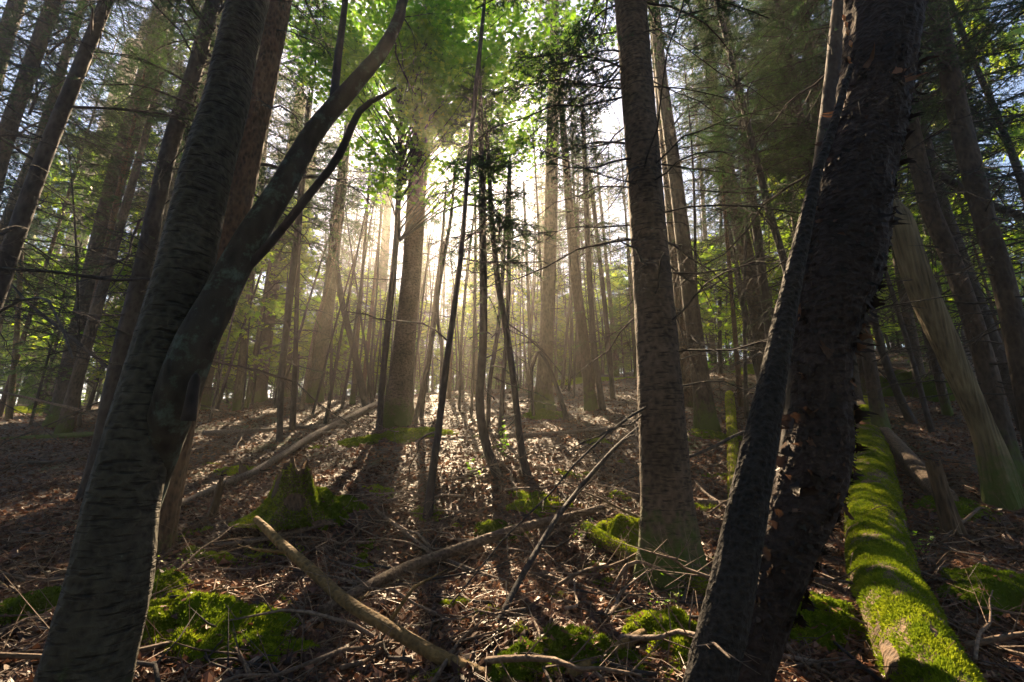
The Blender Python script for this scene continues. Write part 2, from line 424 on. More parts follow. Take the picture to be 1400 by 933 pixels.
def bough(mb, o, az, L_, rise, droop, r, r0, live=1.0, spacing=0.055, twig=0.30, mw=0, mn=1, tone=0.5, nsp=0.022, nl=0.036, nw=0.010, dead_tw=False):
    """one spruce limb leaving the trunk at o"""
    k = 7; t = np.linspace(0, 1, k)
    dirh = np.array([cos(az), sin(az), 0]); side = np.array([-sin(az), cos(az), 0])
    wob = r.normal(0, 0.05)
    pts = o + dirh * (t * L_)[:, None] + np.array([0, 0, 1.0]) * (L_ * (rise * t - droop * t * t))[:, None] + side * (L_ * wob * t * t)[:, None]
    pts[1:] += np.cumsum(r.normal(0, 0.022 * L_, (k - 1, 3)), 0)                # kinks
    rad = r0 * (1 - 0.85 * t) ** 0.8 + 0.0012
    mb.tube(pts, rad, 4, mw, False, tone=0.4)
    nt_ = int(L_ / spacing)
    if nt_ < 2: return
    tt = 0.12 + 0.88 * (np.arange(nt_) + r.random(nt_)) / nt_
    P = np.stack([np.interp(tt, t, pts[:, i]) for i in range(3)], -1)
    T = unit(np.stack([np.interp(tt, t, np.gradient(pts[:, i])) for i in range(3)], -1))
    up = np.array([0, 0, 1.0]); sgn = np.where(np.arange(nt_) % 2 == 0, 1, -1)
    ang = R(52) + r.normal(0, 0.2, nt_)
    SD = unit(np.cross(T, up)) * sgn[:, None]
    D = T * np.cos(ang)[:, None] + SD * np.sin(ang)[:, None] + up * r.normal(-0.18, 0.22, nt_)[:, None]
    D = unit(D); ln = twig * (1.05 - 0.75 * tt) * (0.5 + r.random(nt_)) * min(1.0, L_ / 0.8) + 0.04
    mb.sticks(P, P + D * ln[:, None], 0.0028 if not dead_tw else 0.0036, 0.001, mw, np.full(nt_, 0.4))
    U = unit(np.cross(np.cross(D, up), D))
    if live > 0:
        keep = r.random(nt_) < live
        if keep.any():
            tn = np.clip(tone + 0.25 * (tt - 0.5) + r.normal(0, 0.12, nt_), 0, 1)
            needles(mb, P[keep], D[keep], U[keep], ln[keep], mn, tn[keep], r, nsp, nl, nw)
            n3 = 12
            tq = 0.3 + 0.7 * r.random(n3); Pq = np.stack([np.interp(tq, t, pts[:, i]) for i in range(3)], -1)
            needles(mb, Pq, np.repeat(unit(pts[-1:] - pts[-2:-1]), n3, 0), np.repeat(up[None], n3, 0), np.full(n3, 0.1), mn, np.full(n3, tone + 0.15), r, nsp, nl, nw)
    # second-order twigs
    n2 = nt_ * 2; pick = r.integers(0, nt_, n2); s2 = 0.3 + 0.6 * r.random(n2)
    P2 = P[pick] + D[pick] * (ln[pick] * s2)[:, None]
    D2 = unit(D[pick] * 0.6 + T[pick] * r.normal(0.3, 0.4, n2)[:, None] + up * r.normal(-0.15, 0.35, n2)[:, None] + r.normal(0, 0.3, (n2, 3)))
    l2 = ln[pick] * (0.25 + 0.35 * r.random(n2))
    mb.sticks(P2, P2 + D2 * l2[:, None], 0.0018, 0.0008, mw, np.full(n2, 0.4))
    if live > 0:
        kp = r.random(n2) < live
        if kp.any():
            U2 = unit(np.cross(np.cross(D2, up), D2))
            needles(mb, P2[kp], D2[kp], U2[kp], l2[kp], mn, np.clip(tone + 0.1 + r.normal(0, 0.12, kp.sum()), 0, 1), r, nsp, nl, nw)


def crown_mesh(seed, H, z_live, Rm, nb, n_dead, z_dead=1.2, tone=0.4, coarse=1.0, needle_mat=None, density=1.0):
    r = np.random.default_rng(seed); mb = MB()
    for i in range(nb):
        q = (i + r.random()) / nb; z = z_live + (H - 0.25 - z_live) * q
        L_ = Rm * (1 - q) ** 0.75 * (0.65 + 0.6 * r.random()) * min(1, 0.55 + 2.2 * q) + 0.12
        bough(mb, np.array([0, 0, z]), r.random() * 2 * pi, L_, 0.15 + 0.5 * q + r.normal(0, 0.08), 0.45 - 0.2 * q, r, 0.006 + 0.010 * L_,
              live=density, spacing=0.065 * coarse, twig=0.34, tone=tone + r.normal(0, 0.10), nsp=0.026 * coarse, nl=0.045 * coarse, nw=0.011 * coarse)
    for i in range(n_dead):
        z = z_dead + (z_live + 1.0 - z_dead) * r.random()
        bough(mb, np.array([0, 0, z]), r.random() * 2 * pi, Rm * (0.35 + 0.75 * r.random()), r.normal(-0.10, 0.25), r.normal(0.22, 0.20), r, 0.006 + 0.006 * r.random(),
              live=0.12 if z > z_live - 2 else 0.0, spacing=0.10, twig=0.32, tone=tone, nsp=0.03, dead_tw=True)
    return mb.mesh('crown', [M_dark, needle_mat or M_needle], tone=True)


def dead_branch_mesh(seed, L_):
    r = np.random.default_rng(seed); mb = MB()
    bough(mb, np.zeros(3), 0.0, L_, r.normal(-0.05, 0.25), r.normal(0.25, 0.18), r, 0.007 + 0.004 * L_, live=0.0, spacing=0.08, twig=0.42, dead_tw=True)
    return mb.mesh('branch', [M_dark], tone=True)


def leaf_star(mb, P, nrm, az, size, m, tone, r):
    """lobed maple-like leaves: seven-point fans"""
    n_ = len(P); ref = np.where(abs(nrm[:, 2:3]) < 0.9, np.array([[0, 0, 1.0]]), np.array([[1.0, 0, 0]]))
    A = unit(np.cross(nrm, ref)); B = np.cross(nrm, A)
    a_ = A * np.cos(az)[:, None] + B * np.sin(az)[:, None]; b_ = -A * np.sin(az)[:, None] + B * np.cos(az)[:, None]
    prof = [(0, 1.0), (22, 0.5), (48, 0.85), (75, 0.38), (110, 0.55), (150, 0.22), (210, 0.22), (250, 0.55), (285, 0.38), (312, 0.85), (338, 0.5)]
    vs = [P]
    for dg, rr in prof:
        x, y = cos(R(dg)) * rr, sin(R(dg)) * rr
        vs.append(P + size[:, None] * (a_ * x + b_ * y - nrm * (0.25 * rr * rr)))
    k = len(vs); v = np.stack(vs, 1).reshape(-1, 3); base = (np.arange(n_) * k)[:, None]
    t = np.concatenate([base + np.array([[0, i, i % (k - 1) + 1]]) for i in range(1, k)])
    mb.add(v, t, None, m, np.repeat(tone, k))


def broadleaf_mesh(seed, H, z0, Rm, nb, leaves, size, flat=0.35):
    r = np.random.default_rng(seed); mb = MB()
    for i in range(nb):
        z = z0 + (H - z0) * (i + r.random()) / nb; q = (z - z0) / (H - z0)
        az = r.random() * 2 * pi; L_ = Rm * (0.5 + 0.6 * r.random()) * (1 - 0.55 * q)
        k = 7; t = np.linspace(0, 1, k)
        pts = np.stack([cos(az) * L_ * t, sin(az) * L_ * t, z + L_ * (0.45 * t - 0.25 * t * t)], -1) + r.normal(0, 0.03 * L_, (k, 3)) * t[:, None]
        mb.tube(pts, 0.012 * L_ * (1 - 0.85 * t) + 0.002, 4, 0, False)
        ns = 9; ts = 0.25 + 0.75 * r.random(ns)
        P = np.stack([np.interp(ts, t, pts[:, j]) for j in range(3)], -1)
        D = unit(np.stack([np.cos(az + r.normal(0, 0.9, ns)), np.sin(az + r.normal(0, 0.9, ns)), r.normal(0.05, 0.3, ns)], -1))
        ln = L_ * 0.45 * (0.5 + r.random(ns)); E = P + D * ln[:, None]
        mb.sticks(P, E, 0.004, 0.0015)
        nl_ = leaves // nb; pk = r.integers(0, ns, nl_); s_ = 0.15 + 0.95 * r.random(nl_)
        C = P[pk] + D[pk] * (ln[pk] * s_)[:, None] + r.normal(0, 0.10, (nl_, 3)) * np.array([1, 1, 0.6])
        nr = unit(np.stack([r.normal(0, flat, nl_), r.normal(0, flat, nl_), np.ones(nl_)], -1))
        leaf_star(mb, C, nr, r.random(nl_) * 2 * pi, size * (0.6 + 0.6 * r.random(nl_)), 1, np.clip(r.normal(0.55, 0.2, nl_), 0, 1), r)
    return mb.mesh('crown', [M_dark, M_under], tone=True)


H_T = 14.0
CROWN = {
    'dense': [crown_mesh(100 + i, H_T, 5.2, 1.75, 95, 34, tone=0.38) for i in range(3)],
    'thin': [crown_mesh(200 + i, H_T, 7.0, 0.95, 60, 30, tone=0.42, density=0.8) for i in range(2)],
    'high': [crown_mesh(280 + i, H_T, 6.2, 1.3, 70, 10, z_dead=5.0, tone=0.4) for i in range(2)],
    'bare': [crown_mesh(250 + i, H_T, 9.0, 0.8, 26, 44, tone=0.45, density=0.6) for i in range(2)],
    'far': [crown_mesh(300 + i, H_T, 3.5, 1.7, 85, 20, tone=0.55, coarse=1.5) for i in range(2)],
}
YOUNG = [crown_mesh(400 + i, 4.0, 0.35, 1.05, 60, 0, tone=0.55, coarse=1.2, needle_mat=M_young) for i in range(2)]
SAPTOP = [crown_mesh(450 + i, 6.0, 3.0, 0.95, 46, 14, z_dead=0.8, tone=0.30) for i in range(3)]
UNDER = [broadleaf_mesh(500 + i, 4.5, 0.9, 1.5, 20, 2600, 0.10, 0.8) for i in range(2)]
DEAD = [dead_branch_mesh(600 + i, 0.7 + 0.16 * i) for i in range(10)]


def bark_bump(amp, seed, stretch=1.0, flare=0.0, base=None, lobes=5, lob_ph=0.0, fl_h=0.3, freq=1.0):
    def f(rr, th, pts):
        z = pts[:, 2:3] * np.ones_like(th)
        p = np.stack([np.cos(th) * 2.2 * freq, np.sin(th) * 2.2 * freq, z * 3.0 * stretch * freq], -1)
        o_ = rr * (1 + amp * (0.6 * vnoise(p, seed) + 0.4 * vnoise(p * 3.1, seed + 1) + 0.25 * vnoise(p * 8.3, seed + 2)))
        if flare and base is not None:
            e = np.exp(-np.maximum(z - base, 0) / fl_h)
            o_ = o_ * (1 + flare * e * (0.55 + 0.45 * np.cos(lobes * th + lob_ph)))
        return o_
    return f


def orient(o, d):
    o.rotation_euler = Vector(d).to_track_quat('Z', 'Y').to_euler()


TREES = []


def tree(name, label, cat, ctrl, bark, crown=None, height=14.0, sides=20, step=0.12, amp=0.05, flare=0.5, nb=0, group=None, ci=0,
         zr=(0.9, 6.0), bscale=1.0, stretch=1.0, part='trunk', seed=0, extend=True, freq=1.0, cscale=1.0, lobes=5, into=0.12):
    """a trunk through ctrl rows (x,y,z,r) from its base up, its crown and its dead lower limbs"""
    r = np.random.default_rng(seed + 11); P = np.asarray(ctrl, float); base = P[0, :3].copy()
    root = empty(name, base); tag(root, label, cat, group)
    if extend and P[-1, 2] - base[2] < height:
        k = max(1, len(P) - 3); d = unit(P[-1, :3] - P[k, :3]); need = (height - (P[-1, 2] - base[2])) / max(d[2], 0.4)
        r1 = P[-1, 3]; e = []
        for q in (0.35, 0.7, 1.0):
            e.append([*(P[-1, :3] + d * need * q), r1 * (1 - q) + 0.012])
        P = np.vstack([P, e])
    P = np.vstack([[*(P[0, :3] - unit(P[1, :3] - P[0, :3]) * into), P[0, 3]], P])
    C = spline(P, step)
    mb = MB(); mb.tube(C[:, :3], C[:, 3], sides, bump=bark_bump(amp, seed, stretch, flare, base[2], lobes, seed, freq=freq))
    t = mb.build(part, bark, root, origin=base)
    ax = unit(C[-1, :3] - base); Ht = np.linalg.norm(C[-1, :3] - base)
    if crown:
        me = CROWN[crown][ci % len(CROWN[crown])] if isinstance(crown, str) else crown[ci % len(crown)]
        Hm = H_T if isinstance(crown, str) else (6.0 if crown is SAPTOP else 4.0)
        o = link('crown', me, root); sc = Ht / Hm
        q = Vector(ax).to_track_quat('Z', 'Y').to_matrix().to_4x4()
        o.matrix_local = q @ Matrix.Rotation(r.random() * 2 * pi, 4, 'Z') @ Matrix.Diagonal((sc * cscale, sc * cscale, sc, 1))
    hs = C[:, 2] - base[2]
    for i in range(nb):
        hh = zr[0] + (zr[1] - zr[0]) * (i + r.random()) / nb; j = int(np.argmin(abs(hs - hh)))
        o = link('branch', DEAD[r.integers(0, len(DEAD))], root); az = r.random() * 2 * pi; b = bscale * (0.6 + 0.7 * r.random())
        o.location = Vector(C[j, :3] + np.array([cos(az), sin(az), 0]) * C[j, 3] * 0.7 - base)
        o.rotation_euler = (r.normal(0, 0.25), r.normal(-0.05, 0.25), az); o.scale = (b, b, b)
    TREES.append((base[0], base[1]))
    return root


def px_ctrl(pts, depth=None, lean=0.0):
    """rows (px, py, width_px) up a trunk that stands where its first row meets the ground, or at a given distance"""
    g = G(pts[0][0], pts[0][1]) if depth is None else None
    y0 = depth if depth is not None else g[1]
    out = []
    for i, (a, b, wd) in enumerate(pts):
        p = W(a, b, y0); p = W(a, b, y0 + lean * (p[2] - (out[0][2] if out else p[2])))
        if i == 0 and g is not None: p = g
        q0, q1 = pts[max(i - 1, 0)], pts[min(i + 1, len(pts) - 1)]; dx, dy = q1[0] - q0[0], q1[1] - q0[1]
        out.append([*p, pxr(p, wd) * abs(dy) / math.hypot(dx, dy)])
    out = np.array(out)
    if depth is not None:                                   # carry the stem down to the ground
        x, y, z = out[0, :3]; d = unit(out[0, :3] - out[1, :3]); zg = float(h(np.array(x), np.array(y)))
        for _ in range(6):
            k = (z - zg) / max(-d[2], 0.2); b = out[0, :3] + d * k; zg = float(h(np.array(b[0]), np.array(b[1])))
        if k > 0.03: out = np.vstack([[*b, out[0, 3] * (1 + 0.05 * k)], out])
    return out


# ---------------------------------------------------------------- trees one can tell apart
# the big leaning pair at the left: one foot, two stems
DA = G(100, 985)[1]; DO = DA - 2.2
ctrl = px_ctrl([(115, 933, 140), (150, 800, 128), (166, 700, 112), (190, 600, 104), (216, 500, 92), (250, 380, 84), (284, 230, 74), (312, 130, 64), (340, 0, 56)], DA)
big_fir = tree('leaning_tree', 'thick dark tree with horizontal bark dashes, forking low into two stems', 'tree', ctrl, M_fir, 'high', 13, 64, 0.025, 0.03, 0.15,
               nb=3, zr=(2.6, 6), seed=1, stretch=1.2, freq=2.5)
b0 = np.array(big_fir.location)
def stem_on(root, name, pts, bark, y0, y1, sides=20, step=0.04, amp=0.05, seed=3, extend=None, label=None):
    out = []
    for i, (a, b, wd) in enumerate(pts):
        yy = DO + (y0[i] if isinstance(y0, list) else y0 + (y1 - y0) * i / (len(pts) - 1)); p = W(a, b, yy); q0, q1 = pts[max(i - 1, 0)], pts[min(i + 1, len(pts) - 1)]
        out.append([*p, pxr(p, wd) * max(0.75, abs(q1[1] - q0[1]) / math.hypot(q1[0] - q0[0], q1[1] - q0[1]))])
    if extend: out.append([*(np.array(out[-1][:3]) + np.array(extend)), 0.01])
    C = spline(out, step); mb = MB(); mb.tube(C[:, :3], C[:, 3], sides, bump=bark_bump(amp, seed, 2.0, freq=2.0))
    bl = np.array(root.location); o = mb.build(name, bark, root, origin=C[0, :3])
    if label: o['label'] = label
    return o, C
st, CB = stem_on(big_fir, 'trunk', [(160, 860, 30), (180, 760, 44), (205, 660, 58), (236, 560, 68), (264, 480, 68), (296, 415, 60), (340, 330, 50), (385, 258, 42), (430, 180, 34), (482, 118, 30), (522, 70, 22), (545, 25, 16), (560, -25, 13)],
                 M_lichen, [2.42, 2.35, 2.28, 2.17, 2.13, 2.15, 2.18, 2.22, 2.27, 2.32, 2.38, 2.44, 2.5], 2.5, 40, 0.025, extend=(0.25, 0.1, 1.2), label='slanted stem blotched with pale green lichen')
stem_on(big_fir, 'limb', [(285, 430, 16), (330, 375, 19), (372, 330, 17), (420, 270, 15), (462, 215, 13), (492, 152, 11), (522, 132, 8), (542, 120, 4)], M_dark, 2.22, 2.0, 12, label='dead black limb beside the slanted stem')
stem_on(big_fir, 'limb', [(456, 140, 13), (462, 80, 11), (470, 20, 9), (478, -60, 8)], M_dark, 2.42, 2.6, 10)
stem_on(big_fir, 'branch_stub', [(258, 575, 24), (262, 548, 20), (266, 525, 17), (268, 515, 12), (268, 511, 5)], M_dark, 2.10, 2.06, 12, amp=0.15)
r_ = np.random.default_rng(5)
for i in range(12):                                                  # dead boughs off the slanted stem's top
    j = int(len(CB) * (0.62 + 0.36 * i / 12)); o = link('branch', DEAD[i % 10], big_fir); b = 0.30 + 0.35 * r_.random()
    o.location = Vector(CB[j, :3] - b0); o.rotation_euler = (r_.normal(0, .5), r_.normal(-0.3, .5), r_.random() * 2 * pi); o.scale = (b, b, b)

H_ = lambda *a, **k: tree(*a, **k)
SP = 'tree'
# left of the frame
H_('slim_tree', 'smooth dark slanting trunk with a bright rim, crossing the upper left of the picture', SP, px_ctrl([(-60, 560, 38), (0, 385, 33), (60, 215, 27), (102, 110, 24), (150, -10, 20)], 4.4), M_dark, 'thin', 11, 20, 0.08, 0.03, seed=2, nb=9, zr=(1.5, 5.5))
H_('slim_tree', 'thin mossy stem rising straight beside the sunlit moss cushion', 'sapling', px_ctrl([(12, 575, 11), (22, 470, 9), (28, 370, 8), (30, 300, 5)]), M_yellow, SAPTOP, 6, 8, 0.15, 0.05, 0.2, seed=3, nb=2)
H_('slim_tree', 'slender pale grey trunk between the smooth dark trunk and the pale thick spruce', SP, px_ctrl([(8, 552, 20), (32, 480, 16), (60, 390, 15), (85, 305, 15), (115, 230, 13), (150, 160, 11), (200, 30, 10)]), M_pale, 'thin', 12, 12, seed=4, nb=6, zr=(1.5, 6))
H_('spruce_tree', 'pale thick spruce trunk with a yellow lit edge, behind the moss cushion', SP, px_ctrl([(55, 548, 40), (66, 490, 36), (85, 410, 34), (110, 310, 32), (138, 210, 30), (185, 60, 26)]), M_pale, 'bare', 16, 20, seed=5, nb=8, zr=(2, 8))
H_('spruce_tree', 'brown straight spruce trunk in front of the pale thick one', SP, px_ctrl([(84, 580, 40), (97, 510, 35), (115, 430, 33), (140, 320, 31), (166, 220, 30), (200, 110, 29), (225, 0, 27)]), M_spruce, 'dense', 13, 20, seed=6, nb=12, zr=(1.5, 6))
H_('spruce_tree', 'dark bluish spruce trunk half hidden behind the big leaning tree', SP, px_ctrl([(150, 560, 30), (166, 480, 27), (196, 360, 26), (230, 210, 25), (265, 100, 23), (292, 0, 21)], 5.2), M_dark, 'dense', 12, 20, 0.08, seed=7, nb=12, zr=(1.2, 6))
H_('spruce_tree', 'dark trunk leaning across the upper corner, above the smooth slanting one', SP, px_ctrl([(-55, 440, 36), (0, 215, 29), (35, 110, 26), (78, -10, 23)], 6.5), M_spruce, 'dense', 13, 16, seed=8, nb=8, zr=(2, 7))
H_('spruce_tree', 'darkest trunk in the very corner, mostly cut off by the picture edge', SP, px_ctrl([(-90, 420, 36), (-30, 190, 30), (5, 60, 27), (28, -10, 25)], 8.0), M_spruce, 'dense', 14, 16, seed=9, nb=6, zr=(2, 8))
H_('slim_tree', 'thin light brown trunk showing between two dark trunks in the upper corner', SP, px_ctrl([(-30, 430, 20), (10, 300, 18), (58, 180, 16), (95, 60, 14)], 7.5), M_pale, 'thin', 13, 12, seed=10, nb=6, zr=(2, 7))
H_('spruce_tree', 'rough reddish trunk with orange rim close behind the big leaning tree', SP, px_ctrl([(232, 640, 50), (250, 560, 46), (283, 430, 44), (312, 330, 43), (343, 190, 41), (366, 80, 37), (384, -10, 34)], 3.7), M_rough, 'high', 13, 36, 0.04, 0.07, seed=11, nb=7, zr=(2, 6), freq=2.0)
H_('spruce_tree', 'pale trunk standing in mist behind the forked dark tree, left of the blue grey trunk', SP, px_ctrl([(276, 560, 18), (292, 470, 16), (312, 370, 15), (330, 260, 13)]), M_pale, 'bare', 13, 12, seed=12, nb=5, zr=(2, 6))
# between the leaning pair and the central spruce
H_('spruce_tree', 'blue grey trunk just right of the lichen blotched stem', SP, px_ctrl([(351, 550, 24), (363, 460, 22), (378, 350, 20), (394, 240, 18), (412, 130, 15)]), M_spruce, 'dense', 13, 16, seed=13, nb=10, zr=(1.2, 6))
H_('dead_sapling', 'thin black pole standing in front of the blue grey trunk', 'sapling', px_ctrl([(382, 606, 9), (385, 520, 9), (394, 430, 10), (404, 340, 10), (414, 240, 9), (420, 160, 7)]), M_dark, SAPTOP, 7, 10, 0.12, 0.05, 0.2, seed=14, nb=5, zr=(0.8, 4))
H_('spruce_tree', 'brown trunk right behind the thin black pole', SP, px_ctrl([(390, 535, 18), (400, 440, 17), (414, 330, 16), (426, 200, 14)]), M_rough, 'bare', 13, 14, seed=15, nb=8, zr=(1.5, 6))
H_('spruce_tree', 'olive brown trunk with a slim leaning stick against it, where the long fallen pole ends', SP, px_ctrl([(428, 549, 24), (440, 470, 21), (452, 390, 18), (462, 290, 16)]), M_pale, 'dense', 14, 16, seed=16, nb=8, zr=(1.5, 6))
H_('dead_sapling', 'slim stick leaning against the olive brown trunk', 'sapling', px_ctrl([(412, 560, 7), (432, 450, 7), (448, 390, 6), (470, 290, 4)]), M_wood, None, 6, 8, extend=False, seed=17, flare=0)
H_('dead_sapling', 'straight dead pole slanting to the left, its foot at the long fallen pole', 'sapling', px_ctrl([(501, 560, 11), (484, 480, 10), (467, 410, 9), (457, 340, 8), (452, 300, 5)]), M_dark, None, 6, 10, extend=False, seed=18, flare=0, nb=3, zr=(0.6, 2.5))
H_('spruce_tree', 'slim trunk glowing brown in mist left of the central spruce', SP, px_ctrl([(508, 532, 14), (517, 440, 13), (526, 350, 12), (533, 240, 10)]), M_pale, 'bare', 12, 12, seed=19, nb=6, zr=(1.5, 6))
H_('spruce_tree', 'tall central spruce with a mossy flared foot', SP, px_ctrl([(543, 578, 38), (548, 520, 33), (556, 440, 29), (563, 370, 27), (570, 260, 26), (577, 170, 24), (583, 80, 21), (588, -10, 18)]), M_big, 'high', 14, 32, 0.06, 0.04, 0.7, seed=20, nb=9, zr=(2.8, 7), cscale=0.7)
# the maple whose leaves fill the top
ctrl = px_ctrl([(518, 590, 9), (524, 510, 9), (531, 440, 9), (541, 340, 8), (546, 220, 7), (549, 110, 5)])
maple = tree('maple_tree', 'slender dark maple in front of the central spruce, its green leaves filling the top', 'tree', ctrl, M_dark, None, 9.5, 10, 0.1, 0.05, 0.2, seed=21)
yb = maple.location[1]
r_ = np.random.default_rng(77); mb = MB(); mbb = MB(); LIMBS = []
for i in range(115):
    px, py = r_.uniform(395, 825), r_.uniform(-80, 205)
    if 560 < px < 645 and py > 110: py -= 120
    if py > 120 and not (470 < px < 800): py -= 110
    e = W(px, py, yb + r_.uniform(-1.8, 3.0)); hz_ = 0.55 * e[2]
    i0 = np.array([*(np.array(maple.location)[:2] + (0.02, 0)), 0]); f_ = W(547, min(330, py + 130 + abs(px - 547) * 0.25), yb)
    t = np.linspace(0, 1, 8)[:, None]; sag = np.array([0, 0, 1.0]) * (0.35 * np.sin(pi * t))
    pts = f_ + (e - f_) * t + sag * 0.5 + r_.normal(0, 0.05, (8, 3)) * t
    LIMBS.append(pts)
    ns = 12; ts = 0.35 + 0.7 * r_.random(ns); P = np.stack([np.interp(ts, t[:, 0], pts[:, j]) for j in range(3)], -1)
    D = unit(np.stack([r_.normal(0, 1, ns), r_.normal(0, 1, ns), r_.normal(0, 0.35, ns)], -1)); ln = 0.25 + 0.55 * r_.random(ns)
    mb.sticks(P, P + D * ln[:, None], 0.004, 0.0015)
    nl_ = 240; pk = r_.integers(0, ns, nl_); C_ = P[pk] + D[pk] * (ln[pk] * (0.2 + 0.95 * r_.random(nl_)))[:, None] + r_.normal(0, 0.09, (nl_, 3))
    nr = unit(np.stack([r_.normal(0, .35, nl_), r_.normal(0, .35, nl_), np.ones(nl_)], -1))
    leaf_star(mb, C_, nr, r_.random(nl_) * 2 * pi, 0.075 * (0.6 + 0.7 * r_.random(nl_)), 1, np.clip(r_.normal(.55, .2, nl_), 0, 1), r_)
mb.build('crown', [M_dark, M_leaf], maple, tone=True, origin=np.array(maple.location))
for pts in LIMBS:
    q = MB(); q.tube(pts, np.linspace(0.016, 0.003, 8), 5, 0, False); q.build('branch', M_dark, maple, origin=pts[0])
# the thicket of saplings in the light
SAPL = [
    ('dead_sapling', 'thin dark sapling leaning right beside the mossy foot of the central spruce', [(566, 580, 7), (586, 493, 7), (602, 380, 6), (616, 300, 5), (622, 230, 4)]),
    ('dead_sapling', 'thinnest dark sapling just right of the central spruce', [(576, 572, 5), (590, 450, 5), (604, 330, 4), (610, 250, 3)]),
    ('slim_tree', 'slanted dark sapling that stands nearest in the thicket, its foot by a small moss tuft', [(584, 710, 13), (590, 655, 11), (598, 600, 10), (611, 493, 9), (621, 422, 8), (632, 332, 7), (640, 230, 6)]),
    ('slim_tree', 'wavy dark sapling with a swept foot in the middle of the thicket', [(680, 650, 13), (664, 605, 13), (656, 550, 12), (660, 480, 11), (661, 400, 11), (660, 320, 10), (658, 210, 8)]),
    ('slim_tree', 'dark sapling curving left as it rises, just right of the wavy one', [(722, 655, 11), (711, 600, 9), (702, 520, 9), (692, 450, 9), (680, 380, 8), (672, 290, 7), (668, 220, 5)]),
    ('dead_sapling', 'straight thin sapling crossing the curved one', [(684, 600, 7), (688, 520, 6), (694, 430, 6), (696, 320, 6), (697, 230, 5)]),
    ('dead_sapling', 'fine stem showing between the wavy sapling and the slanted one', [(644, 572, 4), (648, 470, 4), (650, 350, 4), (650, 260, 3)]),
    ('dead_sapling', 'fine stem with a kink behind the wavy sapling', [(667, 585, 6), (670, 520, 6), (682, 440, 6), (690, 330, 5), (694, 260, 4)]),
    ('dead_sapling', 'pale fine stem in the glow left of the misty trunk', [(724, 545, 5), (724, 450, 5), (720, 350, 4), (716, 250, 3)]),
    ('dead_sapling', 'fine leaning stem behind the slanted sapling', [(628, 560, 4), (632, 450, 4), (640, 360, 4), (650, 280, 3)]),
    ('dead_sapling', 'crooked fine stem with a bend near the ground behind the thicket', [(602, 548, 5), (604, 480, 5), (598, 420, 5), (606, 330, 4)]),
    ('slim_tree', 'thin dark pole right of the misty trunk, third from the leaning one', [(824, 560, 9), (812, 470, 8), (804, 340, 8), (800, 230, 7), (796, 140, 5)]),
    ('slim_tree', 'thin dark pole close left of the big mossy footed spruce', [(838, 545, 7), (829, 440, 7), (816, 320, 6), (805, 230, 5)]),
    ('dead_sapling', 'finest upright stick between the misty trunk and the dark poles', [(778, 535, 4), (781, 450, 4), (778, 340, 3), (775, 260, 3)]),
]
for i, (nm, lb, pts) in enumerate(SAPL):
    big = pts[0][2] >= 9
    H_(nm, lb, 'sapling', px_ctrl(pts), M_dark, SAPTOP if i in (3, 4, 11) else None, (5.4 if i == 3 else 4.8) if i in (3, 4) else (7.0 if big else 5.0), 10, 0.08, 0.07, 0.25, nb=6 if big else 3, zr=(0.8, 3.6), bscale=0.6, seed=40 + i, ci=i, cscale=0.85)
H_('spruce_tree', 'trunk fading into golden mist right of the thicket', SP, px_ctrl([(741, 565, 27), (745, 500, 21), (750, 400, 19), (753, 300, 18), (755, 200, 17), (757, 90, 15)]), M_pale, 'bare', 13, 20, seed=60, nb=6, zr=(2.5, 6), flare=0.7)
H_('spruce_tree', 'slender trunk leaning left behind the thin dark poles', SP, px_ctrl([(808, 560, 16), (800, 480, 15), (788, 390, 14), (779, 290, 12), (772, 200, 10)]), M_spruce, 'thin', 12, 14, seed=61, nb=6, zr=(2, 6))
# right of the centre
H_('spruce_tree', 'big straight spruce with mossy foot and a bright orange edge', SP, px_ctrl([(917, 790, 84), (912, 700, 72), (906, 600, 66), (900, 500, 60), (893, 400, 55), (885, 300, 50), (876, 180, 46), (868, 80, 44), (860, -20, 42)]), M_big, 'dense', 13, 56, 0.03, 0.035, 0.35, seed=62, nb=12, zr=(1.4, 5), stretch=2.0, freq=2.0, bscale=0.7)
H_('spruce_tree', 'trunk half hidden by a near twin behind the big straight spruce', SP, px_ctrl([(945, 556, 21), (934, 450, 18), (921, 320, 17), (912, 220, 16), (900, 100, 14)]), M_rough, 'bare', 14, 14, seed=63, nb=7, zr=(1.5, 6))
H_('spruce_tree', 'brown trunk with a yellowish mossy foot right of the big straight spruce', SP, px_ctrl([(967, 588, 29), (957, 510, 25), (945, 420, 23), (933, 320, 21), (922, 230, 19), (905, 110, 16), (895, 10, 14)]), M_spruce, 'bare', 12, 20, seed=64, nb=9, zr=(1.2, 6))
H_('spruce_tree', 'dark trunk leaning left, nearest the slim stem that crosses the peeling trunk', SP, px_ctrl([(1054, 545, 28), (1038, 440, 25), (1016, 330, 22), (996, 240, 20), (976, 130, 17), (960, 0, 15)]), M_spruce, 'dense', 13, 20, seed=65, nb=9, zr=(1.2, 6))
H_('slim_tree', 'thin stem left of the dark leaning trunk, before the bright green leaves', 'sapling', px_ctrl([(1040, 530, 7), (1024, 460, 7), (1008, 385, 6), (989, 280, 5)]), M_dark, SAPTOP, 6, 8, seed=66, nb=3, bscale=0.6)
H_('slim_tree', 'thin upright stem among the bright green leaves', 'sapling', px_ctrl([(985, 512, 6), (984, 430, 6), (985, 350, 5), (986, 270, 4)]), M_dark, SAPTOP, 6, 8, seed=67, nb=3, bscale=0.6)
H_('slim_tree', 'slender dark trunk between the dark leaning trunk and the curved one', SP, px_ctrl([(1060, 500, 15), (1048, 420, 14), (1034, 310, 12), (1020, 200, 11), (1000, 70, 9)], 7.5), M_dark, 'dense', 12, 12, seed=68, nb=7, zr=(1.5, 6))
